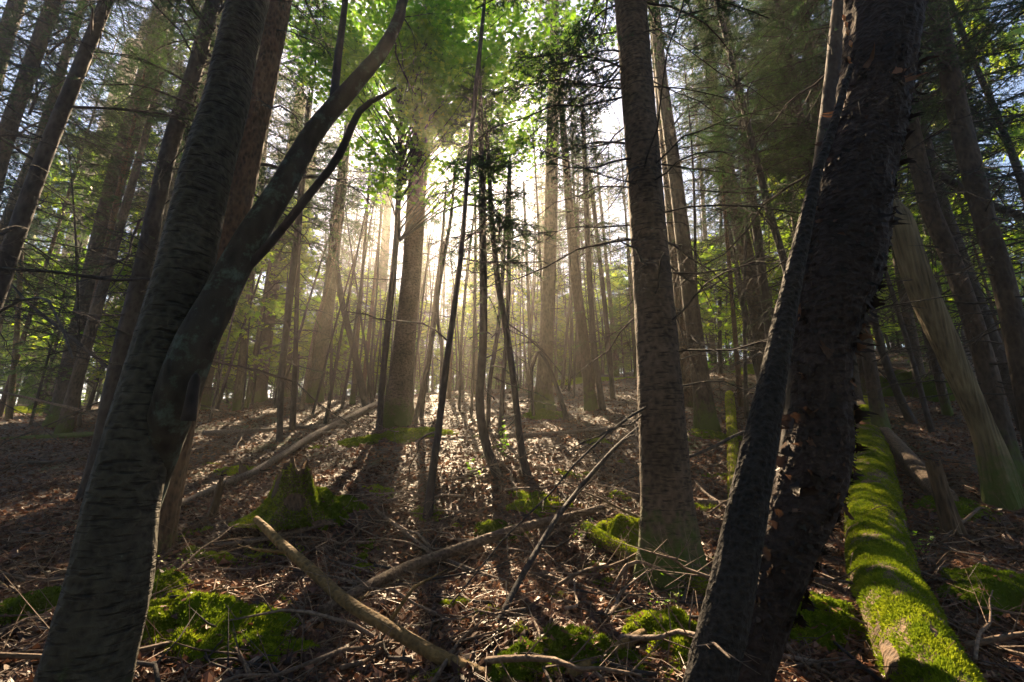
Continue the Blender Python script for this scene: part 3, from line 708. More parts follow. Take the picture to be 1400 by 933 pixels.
H_('slim_tree', 'dark trunk curving strongly left near the top, in front of the pale far column', SP, px_ctrl([(1092, 470, 11), (1075, 370, 11), (1052, 290, 11), (1035, 220, 10), (1010, 120, 9), (985, 20, 8)], 6.0), M_dark, 'dense', 9, 12, seed=69, nb=6, zr=(1.5, 5))
H_('spruce_tree', 'pale thick far column behind the curved dark trunk', SP, px_ctrl([(1096, 460, 20), (1090, 340, 18), (1078, 250, 17), (1064, 130, 15)], 11.0), M_pale, 'dense', 14, 14, seed=70, nb=4, zr=(2, 6))
H_('slim_tree', 'twin thin dark stem running up to the top above the curved trunk', SP, px_ctrl([(1140, 420, 12), (1110, 260, 12), (1085, 110, 10), (1060, -10, 8)], 7.0), M_dark, 'dense', 11, 12, seed=71, nb=6, zr=(2, 6))
H_('slim_tree', 'darker thin stem beside its twin, straight behind the top of the slim stem', SP, px_ctrl([(1150, 400, 12), (1128, 260, 11), (1110, 130, 10), (1090, 0, 8)], 8.0), M_dark, 'dense', 12, 12, seed=72, nb=6, zr=(2, 6))
H_('spruce_tree', 'dark trunk peeping out on the left of the peeling trunk at the top', SP, px_ctrl([(1095, 500, 32), (1118, 280, 28), (1138, 110, 25), (1150, -10, 22)], 3.7), M_dark, 'high', 12, 20, seed=73, nb=3, zr=(2, 5))
bigr = bpy.context.scene.objects['crown'].parent if False else [o for o in COL.objects if o.get('label', '').startswith('big straight spruce')][0]
r_ = np.random.default_rng(14)
for i in range(9):
    q = MB(); bough(q, np.zeros(3), 0, r_.uniform(0.8, 1.25), 0.1, 0.3, r_, 0.012, 1.0, 0.05, 0.34, tone=0.2); me = q.mesh('bough', [M_dark, M_needle], tone=True)
    p = W(862, r_.uniform(40, 200), bigr.location[1] + 0.05); o = link('bough', me, bigr); o.location = Vector(p) - bigr.location; o.rotation_euler = (0, r_.normal(0, .2), pi - r_.uniform(-0.5, 1.1))
# the near peeling trunk and the slim stem crossing it
pc = [(1020, 933, 66), (1044, 850, 72), (1072, 760, 86), (1098, 690, 96), (1116, 630, 98), (1122, 560, 88), (1122, 500, 84), (1134, 420, 100), (1152, 350, 120), (1166, 250, 114), (1192, 150, 104), (1210, 0, 114), (1216, -60, 112)]
DP = G(1010, 950)[1] + 0.03; ctrl = px_ctrl(pc, DP)
peel = tree('peeling_tree', 'near black trunk covered with torn peeling bark', 'tree', ctrl, M_peel, None, 12, 84, 0.018, 0.13, 0.05, seed=74, nb=0, stretch=0.9, freq=2.2)
CP = spline(ctrl, 0.02); r_ = np.random.default_rng(9)
def flake(q, big):
    j = r_.integers(int(len(CP) * 0.06), int(len(CP) * 0.8)); a = r_.uniform(pi, 2 * pi)
    if r_.random() < 0.45: a = r_.choice([-0.05, pi + 0.05]) + r_.normal(0, 0.35)
    T = unit(CP[min(j + 1, len(CP) - 1), :3] - CP[j - 1, :3]); A = unit(np.cross(T, [0, 1, 0])); B = np.cross(T, A)
    if B[1] < 0: B = -B
    nrm = cos(a) * A + sin(a) * B; tg = np.cross(T, nrm); c0 = CP[j, :3] + nrm * CP[j, 3] * (1.02 if big else 0.98)
    wv, hv = (r_.uniform(0.03, 0.085), r_.uniform(0.02, 0.07)) if big else (r_.uniform(0.012, 0.035), r_.uniform(0.008, 0.03))
    curl = r_.uniform(0.4, 1.7) if big else r_.uniform(0.1, 0.6); dirv = unit(tg * r_.choice([-1, 1]) + T * r_.normal(-0.2, 0.6)); sidev = unit(np.cross(nrm, dirv)); nu, nv = 8, 6
    rad_ = wv / curl; vg = []; e1 = 1 + 0.3 * r_.normal(0, 1, nv); e2 = r_.uniform(0.7, 1.2, nu)
    for iu, a_ in enumerate(np.linspace(0, 1, nu)):
        for iv, b_ in enumerate(np.linspace(-1, 1, nv)):
            k_ = a_ * (e1[iv] if a_ > 0.3 else 1)
            vg.append(c0 + dirv * rad_ * sin(curl * k_) + nrm * (rad_ * (1 - cos(curl * k_)) + 0.004 + 0.006 * k_) + sidev * (b_ * hv * 0.5 * (1.1 - 0.55 * a_) * e2[iu]))
    ii = np.arange(nu * nv).reshape(nu, nv)
    q.add(vg, None, np.stack([ii[:-1, :-1], ii[:-1, 1:], ii[1:, 1:], ii[1:, :-1]], -1).reshape(-1, 4), 0, np.clip(r_.normal(0.38, 0.25), 0, 1)); return c0


for k in range(98):                                                  # curled flakes of bark, each a torn sheet
    q = MB(); c0 = flake(q, True); q.build('bark_flake', M_flake, peel, origin=c0, tone=True)
q = MB()
for k in range(800): flake(q, False)                                 # and the many small ones
o = q.build('small_bark_flakes', M_flake, peel, origin=np.array(peel.location), tone=True); o['kind'] = 'stuff'
q = MB()                                                             # the run of amber resin on its edge
for (a, b) in ((1154, 25), (1157, 34), (1159, 44), (1163, 60), (1161, 82), (1164, 90), (1162, 97)):
    p = W(a, b, DP - 0.05); q.tube([p + [0, 0, 0.02], p, p - [0, 0, 0.022]], [0.003, 0.009, 0.002], 7)
q.build('resin', M_resin, peel, origin=W(1154, 25, DP - 0.05), tone=True)
ctrl = px_ctrl([(968, 940, 70), (982, 880, 68), (1001, 800, 64), (1021, 700, 58), (1040, 600, 48), (1056, 520, 40), (1076, 420, 32), (1098, 320, 24), (1116, 240, 17), (1140, 170, 13), (1163, 90, 9)], G(960, 985)[1] - 0.05)
tree('crossing_stem', 'slim dark stem slanting across the front of the peeling trunk', 'tree', ctrl, M_scaly, None, 3, 56, 0.02, 0.085, 0.1, seed=75, extend=False, stretch=1.0, freq=3.5, nb=5, zr=(0.9, 2.6), bscale=0.3)
# the right edge
ctrl = px_ctrl([(1372, 690, 58), (1358, 630, 50), (1341, 580, 42), (1301, 490, 44), (1256, 385, 45), (1232, 305, 38), (1226, 280, 16), (1225, 272, 5)])
tree('broken_snag', 'pale barkless broken snag leaning left, behind the peeling trunk', 'dead tree', ctrl, M_snag, None, 3, 36, 0.04, 0.10, 0.3, seed=76, extend=False, stretch=0.12, freq=1.5)
H_('spruce_tree', 'dark straight trunk just right of the pale broken snag', SP, px_ctrl([(1384, 660, 38), (1345, 490, 33), (1302, 360, 31), (1273, 290, 29), (1255, 220, 27), (1235, 130, 24)]), M_spruce, 'dense', 12, 24, 0.08, seed=77, nb=12, zr=(1, 5))
H_('spruce_tree', 'heavy dark trunk with a lit rim, cut by the picture edge halfway up', SP, px_ctrl([(1420, 620, 40), (1378, 410, 37), (1346, 300, 35), (1316, 180, 33), (1290, 60, 29), (1278, -10, 26)], 4.6), M_spruce, 'dense', 12, 28, 0.06, seed=78, nb=12, zr=(1, 5))
H_('spruce_tree', 'slimmer dark trunk in the gap between the straight and the heavy trunk', SP, px_ctrl([(1395, 560, 24), (1352, 450, 23), (1310, 340, 22), (1282, 260, 21), (1255, 160, 18)], 6.6), M_dark, 'dense', 13, 18, seed=79, nb=10, zr=(1, 6))
H_('slim_tree', 'thin dark stem high at the edge right of the heavy trunk', SP, px_ctrl([(1440, 420, 15), (1400, 260, 14), (1368, 170, 12), (1330, 80, 10)], 5.5), M_dark, 'dense', 11, 12, seed=80, nb=8, zr=(2, 6))
H_('dead_sapling', 'dark leaning pole with an orange rim between peeling trunk and broken snag', 'sapling', px_ctrl([(1246, 578, 14), (1228, 540, 13), (1206, 480, 12), (1192, 425, 11), (1176, 360, 9)]), M_dark, None, 5, 10, 0.1, seed=81, nb=4, zr=(0.6, 3), bscale=0.6)
H_('spruce_tree', 'dark trunk right at the torn edge of the peeling trunk, above the mossy log', SP, px_ctrl([(1206, 598, 24), (1196, 540, 21), (1184, 470, 20), (1170, 400, 19)]), M_spruce, 'dense', 12, 16, seed=82, nb=5, zr=(1, 5))
H_('slim_tree', 'thin rust rimmed stem standing far behind the leaning pole', 'sapling', px_ctrl([(1262, 492, 7), (1252, 440, 7), (1240, 390, 6), (1225, 320, 5)]), M_rough, 'thin', 10, 8, seed=83, nb=3)
for i, (lb, pts) in enumerate((('thin rim lit stem nearest the heavy trunk at the edge', [(1398, 520, 6), (1382, 430, 6), (1360, 330, 5), (1335, 250, 4)]),
                               ('thin rim lit stem halfway between broken snag and heavy trunk', [(1392, 545, 6), (1370, 470, 6), (1345, 380, 5), (1320, 300, 4)]))):
    H_('dead_sapling', lb, 'sapling', px_ctrl(pts, 7.5 + i), M_rough, SAPTOP, 7, 8, seed=84 + i, nb=6, ci=i)


# ---------------------------------------------------------------- the rest of the forest, each tree its own thing
r_ = np.random.default_rng(21)
TRUNK = {}
for kind, hgt in (('dense', 14.0),):
    L_ = []
    for i in range(3):
        k = 12; z = np.linspace(-0.3, hgt, k); q = np.clip(z / hgt, 0, 1)
        C = spline(np.stack([0.10 * np.sin(q * 3 + i) * q, 0.08 * np.sin(q * 4 + 2 * i) * q, z, 0.115 * (1 - q) ** 0.8 + 0.012], -1), 0.5)
        mb = MB(); mb.tube(C[:, :3], C[:, 3], 10, bump=bark_bump(0.08, 30 + i, 1, 0.4, 0.0, 5, i)); L_.append(mb)
    TRUNK[kind] = L_
TR_MESH = {}
for kind in TRUNK:
    TR_MESH[kind] = [b.mesh('trunk', (M_spruce, M_pale, M_rough)[i]) for i, b in enumerate(TRUNK[kind])]


def fill_tree(x, y, kind, hgt, fat, label, group, i, cs=1.0):
    z = float(h(np.array(x), np.array(y))); root = empty('spruce_tree', (x, y, z)); tag(root, label, 'tree', group)
    sc = hgt / H_T; ck = kind
    t = link('trunk', TR_MESH['dense'][i % 3], root); cr = link('crown', CROWN[ck][i % len(CROWN[ck])], root)
    a = r_.random() * 2 * pi
    t.scale = (fat, fat, sc); cr.scale = (sc * cs, sc * cs, sc); cr.rotation_euler = (0, 0, a)
    root.rotation_euler = (r_.normal(0, 0.025), r_.normal(0, 0.025), 0)
    TREES.append((x, y))


def zone(x, y):
    az = math.degrees(math.atan2(x, y))
    if az < -28: return 'one of the many slim spruces crowded at the left behind the brown straight trunk', 'spruces crowded behind the brown straight trunk'
    if az < -13: return 'one of the misty spruces standing behind the olive brown trunk', 'misty spruces behind the olive brown trunk'
    if az < 8: return 'one of the faint spruces dissolving in the golden glow behind the saplings', 'faint spruces in the golden glow'
    if az < 26: return 'one of the spruces behind the bright green leaves right of the big spruce', 'spruces behind the bright green leaves'
    return 'one of the dark spruces crowded behind the broken snag and heavy trunk', 'dark spruces behind the broken snag'


SLOPE = tan(SUN_EL); SDX = tan(SUN_AZ)


def sun_cap(x, y):
    """how tall a tree may stand at (x, y) without shading the clearing (None outside the sunlit strip)"""
    off = x - SDX * (y - 6.0) - 0.1
    if abs(off) > 2.2: return None
    return (-0.7 + (y - 4.0) * SLOPE) - float(h(np.array(x), np.array(y)))


KEYS = [(*G(px, py), wd) for px, py, wd in ((248, 868, .35), (858, 735, .3), (640, 700, .5), (560, 760, .3), (1240, 890, .35), (1200, 790, .3), (1195, 690, .25), (1003, 610, .25), (45, 565, .8), (300, 600, .4), (920, 880, .3), (980, 810, .2), (190, 640, .2))]
GLOW = [(185, 335, 12.0), (118, 300, 14.5), (262, 250, 14.0), (972, 400, 13.0), (1062, 375, 15.0), (1312, 370, 10.5), (1012, 455, 17.0), (90, 430, 17.0), (1380, 200, 9.0), (300, 420, 17.0)]
KEYS += [(*W(a, b, y), 0.7) for a, b, y in GLOW]


def shades(x, y, hgt, rad):
    """whether a tree of that height and half width would shade one of the sunlit moss patches"""
    zt = float(h(np.array(x), np.array(y))) + hgt
    return any(y > b and abs(x - a - SDX * (y - b)) < wd + rad and zt > z_ + 0.1 + (y - b) * SLOPE for a, b, z_, wd in KEYS)


cnt = 0; tries = 0
while cnt < 200 and tries < 12000:
    tries += 1
    y = 7.5 + 31 * r_.random() ** 0.85; x = r_.uniform(-1.2, 1.2) * y
    az = math.degrees(math.atan2(x, y)); d = math.hypot(x, y)
    if y < 12 and abs(az) < 24: continue
    if min((x - a) ** 2 + (y - b) ** 2 for a, b in TREES) < (0.75 if d < 18 else 1.05) ** 2: continue
    cap = sun_cap(x, y)
    if cap is not None and y < 14: continue
    lb, gp = zone(x, y)
    kind = r_.choice(['dense', 'thin', 'thin', 'bare', 'far'] if d < 17 else ['far', 'thin', 'thin', 'thin', 'bare'] if abs(az) > 18 else ['far', 'far', 'thin', 'bare'])
    hgt = r_.uniform(9.5, 16)
    if cap is not None:
        hgt = min(hgt, cap * r_.uniform(0.75, 1.1) if r_.random() < 0.8 else hgt); kind = 'far' if y > 20 else 'bare'
    if shades(x, y, hgt, {'dense': 1.2, 'far': 1.1, 'thin': .5, 'bare': .4}[kind]): continue
    fill_tree(x, y, kind, hgt, r_.uniform(0.4, 0.95) * (0.6 + 0.4 * hgt / 14), lb, gp, cnt, (1.3 if abs(az) > 22 else 1.0) if cap is None else min(1.5, 10 / hgt))
    cnt += 1
cnt = 0; tries = 0
while cnt < 48 and tries < 4000:                                      # the wood's far side, seen through the glow
    tries += 1
    y = r_.uniform(26, 42); az = r_.uniform(-26, 17); x = y * tan(R(az))
    if min((x - a) ** 2 + (y - b) ** 2 for a, b in TREES) < 0.9 ** 2: continue
    cap = sun_cap(x, y); hgt = r_.uniform(13, 19.5)
    if cap is not None: hgt = min(hgt, cap * r_.uniform(0.8, 1.05))
    lb, gp = zone(x, y); fill_tree(x, y, 'far', hgt, r_.uniform(0.5, 0.9), lb, gp, cnt, min(1.35, 13 / hgt)); cnt += 1
cnt = 0; tries = 0
while cnt < 52 and tries < 5000:                                      # low dense wood closing the view at both sides
    tries += 1
    y = r_.uniform(20, 38); az = r_.choice([-1, 1]) * r_.uniform(15, 48); x = y * tan(R(az))
    if min((x - a) ** 2 + (y - b) ** 2 for a, b in TREES) < 0.9 ** 2 or abs(x) > 34: continue
    hgt = r_.uniform(6, 10)
    if shades(x, y, hgt, 1.1): continue
    lb, gp = zone(x, y); fill_tree(x, y, 'far', hgt, r_.uniform(0.35, 0.6), lb, gp, cnt, min(2.0, 16 / hgt)); cnt += 1
# trees around and behind the camera shade it from the open sky
cnt = 0; tries = 0
while cnt < 34 and tries < 4000:
    tries += 1
    a = R(r_.uniform(88, 272)); d = r_.uniform(3.3, 10)
    x, y = sin(a) * d, cos(a) * d
    if min((x - p_) ** 2 + (y - q_) ** 2 for p_, q_ in TREES) < 1.2 ** 2 or math.hypot(x, y) < 2.6: continue
    fill_tree(x, y, 'dense' if d < 4 else 'far', r_.uniform(9, 14), 1.0, 'one of the spruces standing behind the viewpoint', 'spruces behind the viewpoint', cnt, 1.3); cnt += 1
PM = []
for i in range(4):
    q = np.linspace(0, 1, 14); mb = MB(); mb.tube(np.stack([0.10 * np.sin(q * (2 + i)) * q, 0.12 * np.cos(q * (1.5 + i)) * q, -0.2 + 7.2 * q], -1), 0.034 * (1 - q) ** 0.7 + 0.006, 7, bump=bark_bump(0.1, i, 1, 0.5, 0.0)); PM.append(mb.mesh('trunk', M_dark))
PTW = [crown_mesh(700 + i, 7.0, 5.6, 0.5, 8, 18, z_dead=0.7, tone=0.4) for i in range(3)]
cnt = 0; tries = 0
while cnt < 150 and tries < 9000:                                      # slim dead poles among the spruces
    tries += 1
    y = r_.uniform(6.5, 24); az = r_.uniform(-46, 46) if cnt % 3 else r_.uniform(-24, 10); x = y * tan(R(az))
    if min((x - a) ** 2 + (y - b) ** 2 for a, b in TREES) < 0.35 ** 2 or (y < 10.5 and abs(az) < 22) or shades(x, y, 7.5, 0.0): continue
    z = float(h(np.array(x), np.array(y))); root = empty('dead_pole', (x, y, z)); where = 'on the left half of the wood' if az < -14 else ('around the golden glow' if az < 10 else 'on the right slope')
    tag(root, 'one of the slim dead poles with bare twigs ' + where, 'dead tree', 'slim dead poles ' + where)
    sc = r_.uniform(0.6, 1.35); link('trunk', PM[cnt % 4], root); cr = link('crown', PTW[cnt % 3], root)
    root.scale = (sc, sc, sc); root.rotation_euler = (r_.normal(0, .08), r_.normal(0, .09), r_.random() * 6.28); TREES.append((x, y)); cnt += 1
GLAB = ['leafy sapling glowing yellow green between the pale slender trunk and the dark bluish spruce', 'leafy sapling with pale green crown left of the pale thick spruce', 'leafy sapling showing high between dark bluish spruce and leaning tree',
        'leafy sapling glowing right behind the big straight spruce', 'broad leafy sapling between the dark leaning trunk and the curved trunk', 'leafy sapling lit behind the top of the broken snag',
        'low leafy sapling under the broad one at the far slope', 'low leafy sapling above the far sunlit moss cushion', 'leafy sapling high at the edge behind the heavy trunk', 'leafy sapling in the mist behind the forked dark tree']
YT = MB(); YT.tube([[0, 0, -0.2], [0.02, 0, 1.5], [0, 0.02, 3.9]], [0.022, 0.016, 0.004], 7); YTM = YT.mesh('trunk', M_dark)
for i, (px, py, y) in enumerate(GLOW):
    p = W(px, py, y); z = float(h(np.array(p[0]), np.array(p[1]))); root = empty('leafy_sapling', (p[0], p[1], z)); tag(root, GLAB[i], 'sapling'); sc = max((p[2] - z) / 2.6, 0.55)
    wide = min(1.2, 1.3 / sc) if sc > 1 else 1.2
    link('trunk', YTM, root); cr = link('crown', UNDER[i % 2], root); cr.scale = (wide, wide, 1); root.scale = (sc, sc, sc); TREES.append((p[0], p[1]))
cnt = 0; tries = 0
TQ = MB(); TQ.tube([[0, 0, -0.2], [0.02, 0, 1.5], [0, 0.02, 3.9]], [0.03, 0.022, 0.005], 7); TQM = TQ.mesh('trunk', M_dark)
while cnt < 44 and tries < 4000:
    tries += 1
    y = r_.uniform(19, 31); az = r_.uniform(-34, 13); x = y * tan(R(az))
    if min((x - a) ** 2 + (y - b) ** 2 for a, b in TREES) < 0.5 ** 2: continue
    root = empty('young_spruce', (x, y, float(h(np.array(x), np.array(y))))); tag(root, 'one of the low young spruces closing the view behind the golden glow', 'young spruce', 'low young spruces behind the golden glow')
    sc = r_.uniform(0.5, 1.0); link('trunk', TQM, root); cr = link('crown', YOUNG[cnt % 2], root); cr.scale = (1.3, 1.3, 1); root.scale = (sc, sc, sc); root.rotation_euler = (0, 0, r_.random() * 6.28); TREES.append((x, y)); cnt += 1
# young spruces and leafy saplings that make the green of the understorey
cnt = 0; tries = 0
TR_Y = MB(); TR_Y.tube([[0, 0, -0.2], [0.02, 0, 1.5], [0, 0.02, 3.9]], [0.03, 0.022, 0.005], 7); TR_YM = TR_Y.mesh('trunk', M_dark)
while cnt < 175 and tries < 9000:
    tries += 1
    y = r_.uniform(7.5, 31); x = r_.uniform(-1.15, 1.15) * y; x *= (0.35 if y > 19 and cnt % 3 == 0 else 1); az = math.degrees(math.atan2(x, y))
    if y < 14 and -24 < az < 14: continue
    if -17 < az < 9 and y < 19: continue
    if min((x - a) ** 2 + (y - b) ** 2 for a, b in TREES) < 0.6 ** 2: continue
    leafy = r_.random() < 0.6
    z = float(h(np.array(x), np.array(y)))
    if leafy:
        root = empty('leafy_sapling', (x, y, z)); where = 'in the left of the wood' if az < -13 else ('beyond the golden glow' if az < 9 else 'beyond the trunks on the right slope')
        tag(root, 'one of the leafy saplings glowing yellow green ' + where, 'sapling', 'leafy saplings ' + where); crn = UNDER[cnt % 2]; sc = r_.uniform(0.7, 2.0)
    else:
        root = empty('young_spruce', (x, y, z)); where = 'in the left of the wood' if az < -13 else ('beyond the golden glow' if az < 9 else 'beyond the trunks on the right slope')
        tag(root, 'one of the bushy young spruces ' + where, 'young spruce', 'young spruces ' + where); crn = YOUNG[cnt % 2]; sc = r_.uniform(0.5, 1.5)
    if -17 < az < 9: sc = min(sc, 1.3)
    if shades(x, y, sc * 4.5, sc * 1.1):
        bpy.data.objects.remove(root); continue
    t = link('trunk', TR_YM, root); t.scale = (1, 1, 1.1 if leafy else 1); link('crown', crn, root)
    root.scale = (sc, sc, sc); root.rotation_euler = (0, 0, r_.random() * 6.28)
    TREES.append((x, y)); cnt += 1

# ---------------------------------------------------------------- moss
def mossy(mb, P, Nn, r, per, ln=0.013, wd=0.010, tone=0.5):
    """fuzz of small moss leaves on sampled surface points"""
    n_ = len(P)
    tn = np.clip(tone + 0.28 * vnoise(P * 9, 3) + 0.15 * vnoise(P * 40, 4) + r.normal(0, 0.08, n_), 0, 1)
    d = unit(Nn + r.normal(0, 0.75, (n_, 3))); l_ = ln * (0.5 + r.random(n_))
    wv = unit(np.cross(d, r.normal(0, 1, (n_, 3)))) * wd * 0.5
    mb.tris(P - wv - Nn * 0.003, P + wv - Nn * 0.003, P + d * l_[:, None], 0, tn)


def cushion(name, label, px, py, rx, ry, ht, n_=7000, seed=0, tone=0.5, cat='moss', ln=0.0125, group=None, lump=0.35, at=None):
    """a moss cushion hugging the ground"""
    r = np.random.default_rng(seed); g = G(px, py) if at is None else np.asarray(at); mb = MB()
    k, na = 14, 40; q = np.linspace(0, 1, k); th = np.arange(na) * 2 * pi / na
    edge = 1 + 0.42 * vnoise(np.stack([np.cos(th) * 1.3, np.sin(th) * 1.3, th * 0 + seed], -1), seed) + 0.28 * vnoise(np.stack([np.cos(th) * 3.5, np.sin(th) * 3.5, th * 0 + seed], -1), seed)
    X = g[0] + rx * q[:, None] * (np.cos(th) * edge)[None]; Y = g[1] + ry * q[:, None] * (np.sin(th) * edge)[None]
    def zz(X, Y, q_):
        p = np.stack([X, Y, X * 0], -1)
        return h(X, Y) + ht * (1 - q_ ** 2.2) * (1 + lump * vnoise(p * 7, seed)) + 0.02 * vnoise(p * 24, seed + 1) - 0.03 * q_ ** 4
    Zz = zz(X, Y, q[:, None] * np.ones((1, na)))
    idx = np.arange(k * na).reshape(k, na); nx = np.roll(idx, -1, 1)
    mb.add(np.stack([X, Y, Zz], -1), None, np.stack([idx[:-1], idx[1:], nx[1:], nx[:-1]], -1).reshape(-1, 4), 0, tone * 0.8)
    qq = np.sqrt(r.random(n_)); ti = r.random(n_) * 2 * pi; ed = np.interp(ti, np.append(th, 2 * pi), np.append(edge, edge[0]))
    x = g[0] + rx * qq * np.cos(ti) * ed; y = g[1] + ry * qq * np.sin(ti) * ed; z = zz(x, y, qq)
    e = 0.01; nx_ = -(zz(x + e, y, np.clip(qq + e * np.cos(ti) / rx, 0, 1)) - z) / e; ny_ = -(zz(x, y + e, np.clip(qq + e * np.sin(ti) / ry, 0, 1)) - z) / e
    mossy(mb, np.stack([x, y, z], -1), unit(np.stack([nx_, ny_, np.ones(n_)], -1)), r, 1, ln, tone=tone)
    nq = max(6, n_ // 90); iq = r.integers(0, n_, nq); C_ = np.stack([x, y, z], -1)[iq] + [0, 0, 0.008]; a_ = r.random(nq) * 6.28; s_ = (0.008 + 0.018 * r.random(nq))[:, None]
    U_ = np.stack([np.cos(a_), np.sin(a_), r.normal(0, .3, nq)], -1) * s_; V_ = np.stack([-np.sin(a_), np.cos(a_), r.normal(0, .4, nq)], -1) * s_ * 0.45
    mb.quads(C_ - U_, C_ - V_, C_ + U_, C_ + V_, 1, np.clip(r.normal(.6, .2, nq), 0, 1))
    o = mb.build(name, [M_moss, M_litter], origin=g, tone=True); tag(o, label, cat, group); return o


CUSH = [  # last value is moss colour: sunlit cushions painted brighter, shaded ones darker
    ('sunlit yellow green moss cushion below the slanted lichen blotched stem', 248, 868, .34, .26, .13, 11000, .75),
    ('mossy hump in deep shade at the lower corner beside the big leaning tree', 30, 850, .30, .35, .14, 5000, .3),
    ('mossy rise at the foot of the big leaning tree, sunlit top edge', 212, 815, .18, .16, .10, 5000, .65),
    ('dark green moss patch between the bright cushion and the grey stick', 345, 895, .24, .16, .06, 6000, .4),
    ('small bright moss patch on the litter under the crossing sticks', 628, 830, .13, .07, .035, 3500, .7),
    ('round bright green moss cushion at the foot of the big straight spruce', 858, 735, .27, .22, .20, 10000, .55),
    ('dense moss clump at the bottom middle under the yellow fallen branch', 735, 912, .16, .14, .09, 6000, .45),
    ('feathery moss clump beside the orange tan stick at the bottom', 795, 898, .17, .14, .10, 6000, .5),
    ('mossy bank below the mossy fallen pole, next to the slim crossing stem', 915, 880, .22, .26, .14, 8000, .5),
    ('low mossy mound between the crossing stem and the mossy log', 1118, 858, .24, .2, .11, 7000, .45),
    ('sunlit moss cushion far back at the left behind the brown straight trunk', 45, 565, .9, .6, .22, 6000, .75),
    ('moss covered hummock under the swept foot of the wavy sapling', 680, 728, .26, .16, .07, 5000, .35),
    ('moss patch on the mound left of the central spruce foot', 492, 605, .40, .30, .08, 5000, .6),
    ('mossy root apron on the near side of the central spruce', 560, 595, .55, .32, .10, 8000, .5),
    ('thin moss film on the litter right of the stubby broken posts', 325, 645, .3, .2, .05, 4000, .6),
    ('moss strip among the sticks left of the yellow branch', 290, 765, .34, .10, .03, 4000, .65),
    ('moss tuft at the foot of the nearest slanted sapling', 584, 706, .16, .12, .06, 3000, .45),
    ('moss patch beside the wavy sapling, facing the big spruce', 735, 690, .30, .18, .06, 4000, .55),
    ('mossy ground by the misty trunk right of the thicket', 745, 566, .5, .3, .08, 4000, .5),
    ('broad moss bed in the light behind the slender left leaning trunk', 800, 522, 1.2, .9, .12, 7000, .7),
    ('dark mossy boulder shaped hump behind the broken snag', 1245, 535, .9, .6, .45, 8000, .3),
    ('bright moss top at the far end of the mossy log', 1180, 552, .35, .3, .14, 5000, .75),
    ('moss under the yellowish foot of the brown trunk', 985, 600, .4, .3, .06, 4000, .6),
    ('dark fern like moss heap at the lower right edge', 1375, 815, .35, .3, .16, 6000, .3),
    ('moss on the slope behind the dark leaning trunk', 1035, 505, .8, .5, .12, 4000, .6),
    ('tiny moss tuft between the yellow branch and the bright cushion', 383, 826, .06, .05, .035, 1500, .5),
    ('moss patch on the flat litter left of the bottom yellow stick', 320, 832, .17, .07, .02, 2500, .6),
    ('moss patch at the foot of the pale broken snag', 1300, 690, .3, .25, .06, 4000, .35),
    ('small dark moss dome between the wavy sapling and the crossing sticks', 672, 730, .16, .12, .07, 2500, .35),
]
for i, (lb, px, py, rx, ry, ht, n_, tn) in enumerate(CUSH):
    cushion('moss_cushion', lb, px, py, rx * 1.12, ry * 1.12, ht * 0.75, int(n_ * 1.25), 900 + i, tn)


r_ = np.random.default_rng(91)
for i in range(46):                                                   # thin ragged mats of moss creeping over the litter
    px, py = (r_.uniform(180, 980), r_.uniform(580, 925)) if i % 3 else (r_.uniform(760, 1000), r_.uniform(640, 925))
    rx = r_.uniform(0.05, 0.2); side_ = 'left of the wavy sapling' if px < 650 else ('between the thicket and the big straight spruce' if px < 860 else 'around the big straight spruce')
    cushion('moss_mat', 'one of the thin ragged moss mats ' + side_, px, py, rx * 1.3, rx * 0.8, 0.02, 1400, 1000 + i, r_.uniform(0.4, 0.7), group='moss mats ' + side_, lump=0.9)
